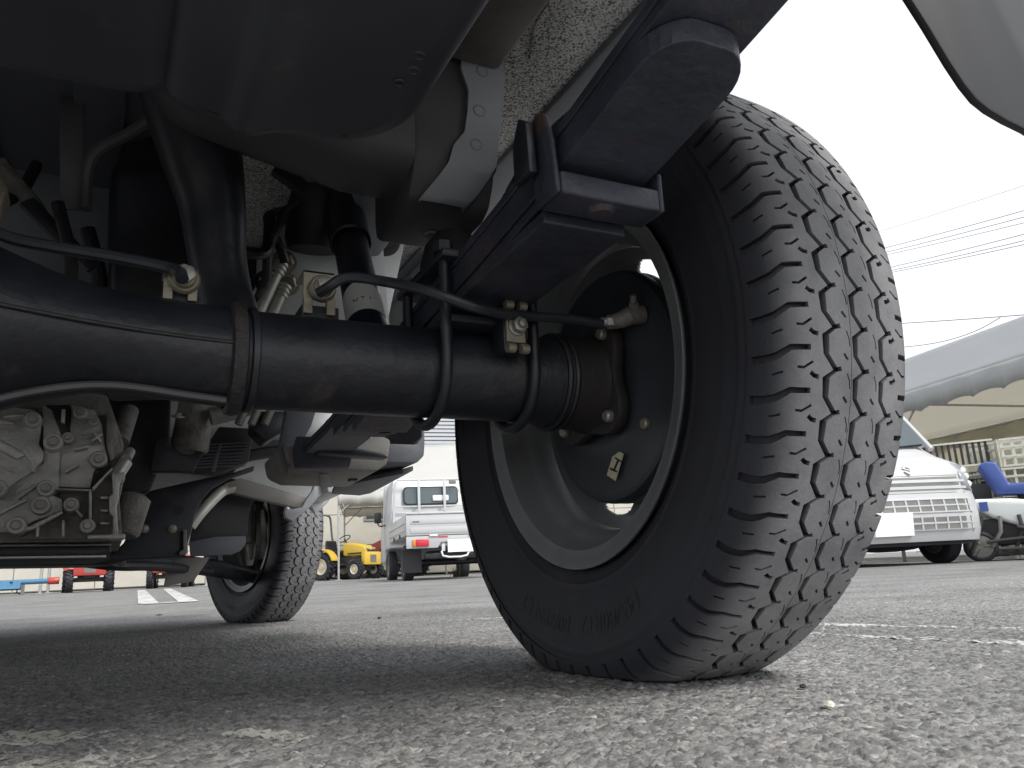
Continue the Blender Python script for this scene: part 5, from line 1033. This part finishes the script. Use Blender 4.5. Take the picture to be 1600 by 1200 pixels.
# ---------------- tents
def valance(par, a, b, z1, dep, mt, step=.42):
    a, b = Vector(a), Vector(b); L = (b-a).length; n = max(3, int(round(L/step)))*10; d = (b-a)/n; up = []; lo = []
    nn = Vector((-(b-a).y, (b-a).x, 0)).normalized()
    for i in range(n+1):
        p = a+d*i; wv = nn*.004*math.sin(i*.5)
        up.append((p.x+wv.x, p.y+wv.y, z1)); lo.append((p.x+2*wv.x, p.y+2*wv.y, z1-dep+.045*abs(math.sin(math.pi*i/10))**.6*1))
    mb = MB(); mb.add(up+lo, [(i, i+1, n+2+i, n+1+i) for i in range(n)])
    o = P_('valance', mb, mt, par); s_ = o.modifiers.new('t', 'SOLIDIFY'); s_.thickness = .003; return o
def tent(name, x, y, heading, L, Dp, ez, rz, mt, label, hip=0., back=False):
    t_ = thing(name, x, y, heading, label, 'tent')
    c_ = lambda n, mb, m_, **k: P_(n, mb, m_, t_, **k)
    def roof(nm, p0, p1, q0, q1):
        nu, nv = 24, 10; vs = []
        for j in range(nv+1):
            for i in range(nu+1):
                u, v = i/nu, j/nv
                a = Vector(p0).lerp(Vector(p1), u); b = Vector(q0).lerp(Vector(q1), u); p = a.lerp(b, v)
                p.z += -.018*math.sin(math.pi*v)*(.6+.4*abs(math.sin(u*math.pi*3)))
                vs.append(p)
        mb = MB(); mb.add(vs, [(j*(nu+1)+i, j*(nu+1)+i+1, (j+1)*(nu+1)+i+1, (j+1)*(nu+1)+i) for j in range(nv) for i in range(nu)])
        o = P_(nm, mb, mt, t_); s_ = o.modifiers.new('t', 'SOLIDIFY'); s_.thickness = .003
    r0, r1 = (hip, Dp/2, rz), (L-hip, Dp/2, rz)
    roof('roof_panel', (0,0,ez), (L,0,ez), r0, r1); roof('roof_panel', (L,Dp,ez), (0,Dp,ez), r1, r0)
    if hip: roof('roof_panel', (0,Dp,ez), (0,0,ez), r0, r0); roof('roof_panel', (L,0,ez), (L,Dp,ez), r1, r1)
    for a, b in (((-.01,-.01,0),(L+.01,-.01,0)), ((L+.01,Dp+.01,0),(-.01,Dp+.01,0)), ((-.01,Dp,0),(-.01,0,0)), ((L+.01,0,0),(L+.01,Dp,0))): valance(t_, a, b, ez+.004, .30, mt)
    xs2 = [0, L/2, L]
    for xx in xs2:
        for yy in (0, Dp):
            c_('leg', MB().cyl((xx, .04 if yy == 0 else Dp-.04, 0), (xx, .04 if yy == 0 else Dp-.04, ez-.02), .024, n=10), 'steel')
            c_('leg_foot', MB().box(xx-.07, xx+.07, (yy or .04)-.11+(.07 if yy == 0 else 0), (yy or .04)+.03+(.07 if yy == 0 else 0), 0, .012), 'steel')
            for s_ in (-1, 1):
                if 0 <= xx+s_*.5 <= L: c_('brace', MB().tube([(xx, yy or .04, ez-.50), (xx+s_*.45, yy or .04, ez-.05)], .014, 8), 'steel')
        c_('rafter', MB().tube([(xx, .02, ez-.03), (xx if not hip else min(max(xx, hip), L-hip), Dp/2, rz-.06), (xx, Dp-.02, ez-.03)], .018, 8), 'steel')
        c_('tie_bar', MB().tube([(xx, .04, ez-.10), (xx, Dp-.04, ez-.10)], .016, 8), 'steel')
    for yy in (.03, Dp-.03): c_('eave_pipe', MB().tube([(0, yy, ez-.035), (L, yy, ez-.035)], .018, 8), 'steel')
    if back:
        n_ = 60; up = [(L*i/n_, Dp-.02+.03*math.sin(i*1.3), ez-.02) for i in range(n_+1)]; lo = [(L*i/n_, Dp-.02+.05*math.sin(i*1.3+.4), .25) for i in range(n_+1)]
        o = c_('back_curtain', MB().add(up+lo, [(i, i+1, n_+2+i, n_+1+i) for i in range(n_)]), 'curtain'); s_ = o.modifiers.new('t', 'SOLIDIFY'); s_.thickness = .003
    c_('ridge_pipe', MB().tube([r0[:2]+(rz-.06,), r1[:2]+(rz-.06,)], .018, 8), 'steel')
    return t_
tent('event_tent', 4.95, 17.4, .30, 5.4, 3.6, 1.95, 3.3, 'tent', 'white hip roofed tent with scalloped edge behind the yellow tractor', hip=1.4)
A1, B1 = Vector((9.544,6.271,1.955)), Vector((9.243,4.539,1.901)); dv = (B1-A1); hd = math.atan2(-dv.y, dv.x)
og = A1-dv.normalized()*5.5
tent('event_tent', og.x, og.y, hd, 10.8, 3.6, 2.04, 3.05, 'tentgrey', 'grey blue tent with scalloped edge over the farm machines on the right', back=True)
# ---------------- white van on the right, facing us
vn = thing('white_van', 6.63, 4.12, .30, 'white small van with barred grille parked under the tent on the right', 'van')
VP_ = [(.03,.20),(-.015,.30),(-.02,.45),(-.005,.56),(.02,.64),(.03,.72),(.06,.82),(.13,.90),(.38,1.00),(.55,1.10),(1.0,1.66),(1.12,1.76),(1.5,1.83),(3.1,1.83),(3.25,1.70),(3.30,1.0),(3.30,.24)]
def vy(x, y, z):
    a = abs(x)/.7375; k = .22*max(0, (a-.55)/.45)**2.6
    return y+(k if y < 1.5 else -k*.3)
def vx(x, z): return x*(1-.13*max(0, (z-.95)/.9)**1.2)
vs, fs = [], []; XS = [-.7375,-.72,-.68,-.60,-.48,-.3,-.1,.1,.3,.48,.60,.68,.72,.7375]; n = len(VP_)
for x in XS:
    edge = 1-(.012 if abs(x) > .73 else 0)
    for y, z in VP_: vs.append((vx(x, z), vy(x, y, z), .25+(z-.25)*edge if z > .3 else z))
for i in range(len(XS)-1):
    for k in range(n): fs.append((i*n+k, (i+1)*n+k, (i+1)*n+(k+1) % n, i*n+(k+1) % n))
fs += [tuple(range(n)), tuple(range((len(XS)-1)*n, len(XS)*n))]
P_('body_shell', MB().add(vs, fs), 'white', vn, ang=28)
ZS = [z for y, z in VP_[:12]]; YS = [y for y, z in VP_[:12]]
def sf_(x, z, off=0): return Vector((vx(x, z), vy(x, float(np.interp(z, ZS, YS)), z)-off, z))
def skin(name, pts, off, th, mt, par):
    # a panel that follows the nose: pts are (x, z)
    q = [sf_(x, z, off) for x, z in pts]; return P_(name, MB().prism(q, (0, th, 0)), mt, par, bevel=.0)
def strip_on(name, x0, x1, z0, z1, off, mt, par, m_=8):
    mb = MB(); vs = []
    for i in range(m_+1):
        x = x0+(x1-x0)*i/m_
        for z in (z0, z1): vs.append(sf_(x, z, off)); 
    for i in range(m_+1):
        x = x0+(x1-x0)*i/m_
        for z in (z0, z1): vs.append(sf_(x, z, -.02))
    o_ = 2*(m_+1); fs = [(2*i, 2*i+2, 2*i+3, 2*i+1) for i in range(m_)]+[(2*i+1, 2*i+3, o_+2*i+3, o_+2*i+1) for i in range(m_)]+[(o_+2*i, o_+2*i+2, 2*i+2, 2*i) for i in range(m_)]+[(0, 1, o_+1, o_), (2*m_, o_+2*m_, o_+2*m_+1, 2*m_+1)]
    mb.add(vs, fs); return P_(name, mb, mt, par, smooth=False)
gr = empty('grille', (0,0,0), 0, vn)
for z in (.685, .745):
    strip_on('grille_slot', -.50, .50, z, z+.020, .002, 'mid', gr)
strip_on('grille_bar', -.53, .53, .715, .735, .012, 'white', gr); strip_on('grille_bar', -.53, .53, .655, .675, .014, 'white', gr)
lg = empty('lower_grille', (0,0,0), 0, vn)
for z in (.30, .365, .455, .515):
    strip_on('lower_slot', -.50 if z > .4 else -.44, .50 if z > .4 else .44, z, z+.040, .002, 'mid', lg)
    for k in range(9): strip_on('slot_bar', -.5+.125*k-.008, -.5+.125*k+.008, z-.004, z+.046, .007, 'white', lg, 1)
for z in (.29, .3475, .445, .5025, .56): strip_on('lower_bar', -.53, .53, z, z+.012, .009, 'white', lg)
strip_on('hood_seam', -.64, .64, .775, .781, .001, 'mid', vn); strip_on('bumper_seam', -.66, .66, .618, .624, .001, 'mid', vn)
strip_on('number_plate', -.47, -.10, .255, .455, .03, 'plateblank', vn, 1)
for s_ in (-1, 1):
    hl = empty('headlight', (0,0,0), 0, vn)
    mb = MB(); pts = []; m_ = 6
    for i in range(m_+1):
        x = s_*(.50+(.725-.50)*i/m_); zt, zb_ = .905-.05*i/m_, .655-.03*i/m_
        for z in (zb_, (zb_+zt)/2, zt): pts.append(sf_(x, z, .012-.010*abs(i/m_-.5)))
    mb.add(pts, [(3*i+k, 3*i+3+k, 3*i+4+k, 3*i+1+k) for i in range(m_) for k in range(2)]); o_ = P_('lamp_lens', mb, 'lampclear', hl); so = o_.modifiers.new('t', 'SOLIDIFY'); so.thickness = .02
    for z in (.70, .77, .83): P_('lamp_bulb', MB().lathe([(0,-.004),(.02,-.003),(.028,0)], sf_(s_*.61, z, .009), (0,1,0), 14), 'white2', hl)
    P_('windscreen_pillar', MB().tube([(s_*.66,.56,1.09),(s_*.62,.85,1.45),(s_*.58,1.10,1.74)], .03, 8), 'white', vn)
    for y in (.70, 2.75): rwheel(vn, s_*.672, y, .265, .15, .165, 'mid')
    for W_ in ([(1.00,1.12),(1.32,1.58),(1.78,1.60),(1.78,1.12)], [(1.86,1.12),(1.86,1.60),(2.98,1.58),(3.06,1.12)]):
        P_('side_window', MB().prism([(s_*(abs(vx(.7375, z))-.004), y, z) for y, z in W_], (s_*.010, 0, 0)), 'glass', vn)
    P_('door_handle', MB().box(s_*.741-.008, s_*.741+.008, 1.62, 1.74, .96, .99), 'blackplastic', vn, bevel=.004)
    P_('door_seam', MB().box(s_*.736-.004, s_*.736+.004, 1.815, 1.821, .30, 1.05), 'mid', vn)
P_('windscreen', MB().add([(-.60,.535,1.115),(.60,.535,1.115),(.56,.965,1.645),(-.56,.965,1.645)], [(0,1,2,3)]), 'glass', vn); P_('wiper', MB().tube([(.1,.52,1.105),(.55,.545,1.14)], .008, 6), 'blackplastic', vn)
P_('chassis_pan', MB().box(-.6,.6,.15,3.0,.17,.235), 'dark', vn); P_('front_suspension', MB().tube([(-.55,.6,.22),(-.2,.55,.16),(.2,.55,.16),(.55,.6,.22)], .03, 8, 1), 'rustyring', vn)
# bonnet emblem: an angular S
em_ = MB(); c0 = sf_(0, .84, .006)
for P in ([(-.045,.012),(.0,.05),(.045,.018),(.030,.008),(.0,.030),(-.020,.012)], [(.045,-.012),(.0,-.05),(-.045,-.018),(-.030,-.008),(.0,-.030),(.020,-.012)], [(-.045,.012),(-.020,.012),(.045,-.012),(.020,-.012)]):
    em_.prism([(a, c0.y+.07*(b/.1)*1.0-.004, .84+b) for a, b in P], (0, -.006, 0))
P_('emblem', em_, 'steel', vn, smooth=False)
# ---------------- rice planter with a blue seat
rp_ = thing('rice_planter', 8.05, 3.98, .95, 'white riding rice planter with a blue seat right of the van', 'farm machine'); rp_.scale = (.88, .88, .88)
c_ = lambda n, mb, mt, **k: P_(n, mb, mt, rp_, **k)
c_('body_cover', MB().prism([(-.62,-.3,.62),(-.55,-.3,.66),(-.20,-.3,.64),(.15,-.3,.58),(.42,-.3,.62),(.75,-.3,.80),(.95,-.3,.95),(.95,-.3,.70),(.55,-.3,.46),(.20,-.3,.33),(-.15,-.3,.34),(-.40,-.3,.45)], (0,.6,0)), 'white2', bevel=.04, seg=3)
c_('seat', MB().prism([(-.30,-.22,.70),(-.44,-.22,1.02),(-.36,-.22,1.06),(-.26,-.22,1.04),(-.18,-.22,.80),(.16,-.22,.80),(.20,-.22,.72),(.10,-.22,.67)], (0,.44,0)), 'blue', bevel=.03, seg=3)
c_('seat_post', MB().cyl((-.05,0,.55),(-.05,0,.70),.06,n=14), 'dark'); c_('tool_box', MB().box(.18,.50,-.2,.2,.60,.72), 'crate', bevel=.02)
c_('engine_block', MB().box(-.55,.30,-.22,.22,.16,.44), 'dark', bevel=.03); c_('float_board', MB().box(-.6,.5,-.3,.4,.05,.10), 'dark', bevel=.01)
for k in range(7): c_('frame_tube', MB().tube([(-.65+.2*k,-.34,.10+.05*(k % 2)),(-.55+.2*k,-.36,.30),(-.50+.17*k,-.33,.46)], .02, 8), ('dark', 'mid')[k % 2])
for k, (a, b) in enumerate((((-.5,-.4,.2),(.4,-.4,.26)), ((-.4,-.42,.12),(.3,-.42,.12)), ((-.2,-.4,.34),(.2,-.4,.20)))): c_('linkage', MB().cyl(a, b, .018, n=10), 'dark')
c_('gear_case', MB().lathe([(0,-.05),(.10,-.05),(.12,-.02),(.12,.05)], (0.0,-.38,.28), (0,1,0), 20), 'mid')
for x_, y_ in ((.72,-.45),(.72,.45),(-.55,-.30),(-.55,.30)):
    e = empty('wheel', (x_, y_, 0), 0, rp_); rr = .27 if x_ > 0 else .16
    P_('tyre', MB().torus((0,0,rr), (0,1,0), rr-.03, .03, 32, 8), 'tyre', e); P_('wheel_cover', MB().lathe([(0,-.03),(rr*.3,-.035),(rr*.8,-.02),(rr*.86,.0)], (0,0,rr), (0,1,0), 28), 'white2' if x_ > 0 else 'mid', e)
    for k in range(3): P_('cover_rib', MB().tube([(rr*.2*math.cos(k*2.1),-.036,rr+rr*.2*math.sin(k*2.1)),(rr*.75*math.cos(k*2.1),-.028,rr+rr*.75*math.sin(k*2.1))], .008, 6), 'mid', e)
c_('warning_sticker', MB().cyl((-.02,-.3005,.50),(-.02,-.303,.50),.035,n=16), 'lampamber'); c_('warning_sticker', MB().cyl((.20,-.3005,.53),(.20,-.303,.53),.035,n=16), K['weed']); c_('warning_sticker', MB().box(-.50,-.42,-.303,-.3005,.52,.62), 'blue')
# ---------------- seedling crates and tray rack under the tent
def crate(x, y, z, h, label):
    t_ = empty('seedling_crate', (x, y, onground(x, y)+z), -h); tag(t_, label, 'crate', 'pale crates stacked behind the rice planter')
    b = MB()
    for k in range(7): P_('slat', MB().box(-.30+.1*k-.012, -.30+.1*k+.012, -.17, -.155, 0, .30), 'crate', t_)
    for z_ in (.0, .1, .2, .28): P_('rail', MB().box(-.32,.32,-.178,-.1705,z_,z_+.022), 'crate', t_)
    P_('tray_floor', MB().box(-.32,.32,-.15,.17,.0,.02), 'crate', t_); P_('back_wall', MB().box(-.32,.32,.171,.185,0,.3), 'crate', t_)
    for s_ in (-1, 1):
        P_('side_wall', MB().box(s_*.335-.008,s_*.335+.008,-.17,.17,0,.3), 'crate', t_)
CA, CB = (9.090,4.797,0.490), (8.977,4.399,0.455)
pos = [(CA[0],CA[1],0,'bottom left of'), (CB[0],CB[1],0,'bottom right of'), (CA[0]+.02,CA[1],.315,'middle left of'), (CB[0],CB[1]+.03,.315,'middle right of'), (CA[0],CA[1]-.02,.63,'upper left of'), (CB[0]-.02,CB[1],.63,'upper right of'), (CA[0]-.02,CA[1],.945,'top left of'), (CB[0]+.03,CB[1],.945,'top right of')]
for x_, y_, z_, w_ in pos: crate(x_, y_, z_, .95+.05*math.sin(x_*9+z_*7), 'pale slatted crate, '+w_+' the stack behind the rice planter')
rk = thing('tray_rack', 8.62, 5.25, .90, 'dark slatted tray rack between the van and the crates', 'rack')
for s_ in (-1, 1): P_('rack_post', MB().box(s_*.50-.02,s_*.50+.02,-.02,.02,0,1.25), 'mid', rk)
for z_ in (.5, .85): P_('shelf', MB().box(-.5,.5,-.2,.2,z_,z_+.03), 'mid', rk)
for k in range(17): P_('tray_slat', MB().box(-.50+.06*k,-.475+.06*k,-.24,-.21,1.0,1.24), 'dark', rk)
for z_ in (.985, 1.242): P_('tray_rail', MB().box(-.54,.54,-.25,-.2,z_,z_+.02), 'crate', rk)
P_('rack_load', MB().box(-.45,.45,-.18,.18,.54,.80), 'dark', rk, bevel=.02)
# ---------------- overhead wires
def wire(a, b, sag, r, label):
    a, b = Vector(a), Vector(b); d = b-a; a2, b2 = a-d*1.2, b+d*1.2; P = []
    for i in range(41):
        t = i/40; p = a2.lerp(b2, t); p.z += -sag*4*t*(1-t)+sag*4*.294*.706*0+sag*.83; P.append(p)
    tag(MB().tube(P, r, 6).build('power_line', 'wire'), label, 'power line', 'power lines over the yard')
for a, b, r, lb in (((42.313,29.901,20.002), (35.664,17.906,15.892), 0.010, 'thin topmost power line in the white sky'),
                    ((42.215,30.036,18.850), (35.574,18.077,14.756), 0.017, 'upper line of the upper three power lines'), ((42.190,30.070,18.563), (35.551,18.121,14.467), 0.017, 'middle line of the upper three power lines'), ((42.176,30.089,18.399), (35.530,18.160,14.206), 0.015, 'lower line of the upper three power lines'),
                    ((42.315,29.898,17.544), (35.488,18.238,13.687), 0.018, 'upper line of the lower three power lines'), ((42.298,29.922,17.342), (35.465,18.281,13.400), 0.018, 'middle line of the lower three power lines'), ((42.287,29.937,17.220), (35.451,18.307,13.228), 0.017, 'lower line of the lower three power lines')):
    wire(a, b, .3, r, lb)
wire((24.585,16.873,8.063), (22.953,11.985,6.602), .1, .014, 'flat cable with a clamp just above the grey tent')
tag(MB().tube([(24.128,17.492,7.252), (24.533,16.944,7.200), (24.221,15.646,6.912), (24.213,14.749,6.843), (24.175,13.864,6.886), (23.591,12.887,6.884)], .013, 6, 2).build('power_line', 'wire'), 'drooping cable that joins the flat cable above the grey tent', 'power line', 'power lines over the yard')
# weeds along the wall and loose pebbles
random.seed(3)
for cx_, cy_, lb in ((5.9, 12.9, 'dry weed tuft under the white pickup, the left one'), (6.5, 12.6, 'dry weed tuft under the white pickup, the right one')):
    b = MB()
    for k in range(70):
        a = random.uniform(0, 6.28); r_ = random.uniform(0, .12); h = random.uniform(.08, .22); p = Vector((cx_+r_*math.cos(a), cy_+r_*math.sin(a), onground(cx_, cy_))); q_ = p+Vector((random.uniform(-.08,.08), random.uniform(-.08,.08), h)); s_ = Vector((.008,.004,0))
        b.add([p-s_, p+s_, q_], [(0,1,2)])
    tag(b.build('weed_tuft', 'weed', smooth=False, recalc=False), lb, 'weed', 'weeds under the pickup')
def pebble(p, r, mt, lb, cat='pebble'):
    bm = bmesh.new(); bmesh.ops.create_icosphere(bm, subdivisions=2, radius=r)
    for v in bm.verts: v.co *= 1+random.uniform(-.22, .22); v.co.z *= .6
    me = bpy.data.meshes.new('pebble'); bm.to_mesh(me); bm.free(); me.materials.append(K[mt]); me.shade_smooth(); me.set_sharp_from_angle(angle=R(30))
    o = bpy.data.objects.new('pebble', me); col.objects.link(o); o.location = (p[0], p[1], float(gheight(np.array(p[0]), np.array(p[1])))+r*.4+.0008); tag(o, lb, cat, 'loose pebbles on the asphalt')
pebble((0.597,-0.253,0.000), .0034, 'crate', 'pale pebble on the asphalt in front of the large tyre'); pebble((0.645,-0.187,-0.000), .0024, 'dark', 'black pebble on the asphalt close to the large tyre'); pebble((0.878,1.494,0.000), .006, 'flange', 'brown pebble on the asphalt right of the front wheel'); pebble((0.462,3.374,0.000), .012, 'flange', 'brown pebble on the asphalt left of the front wheel')
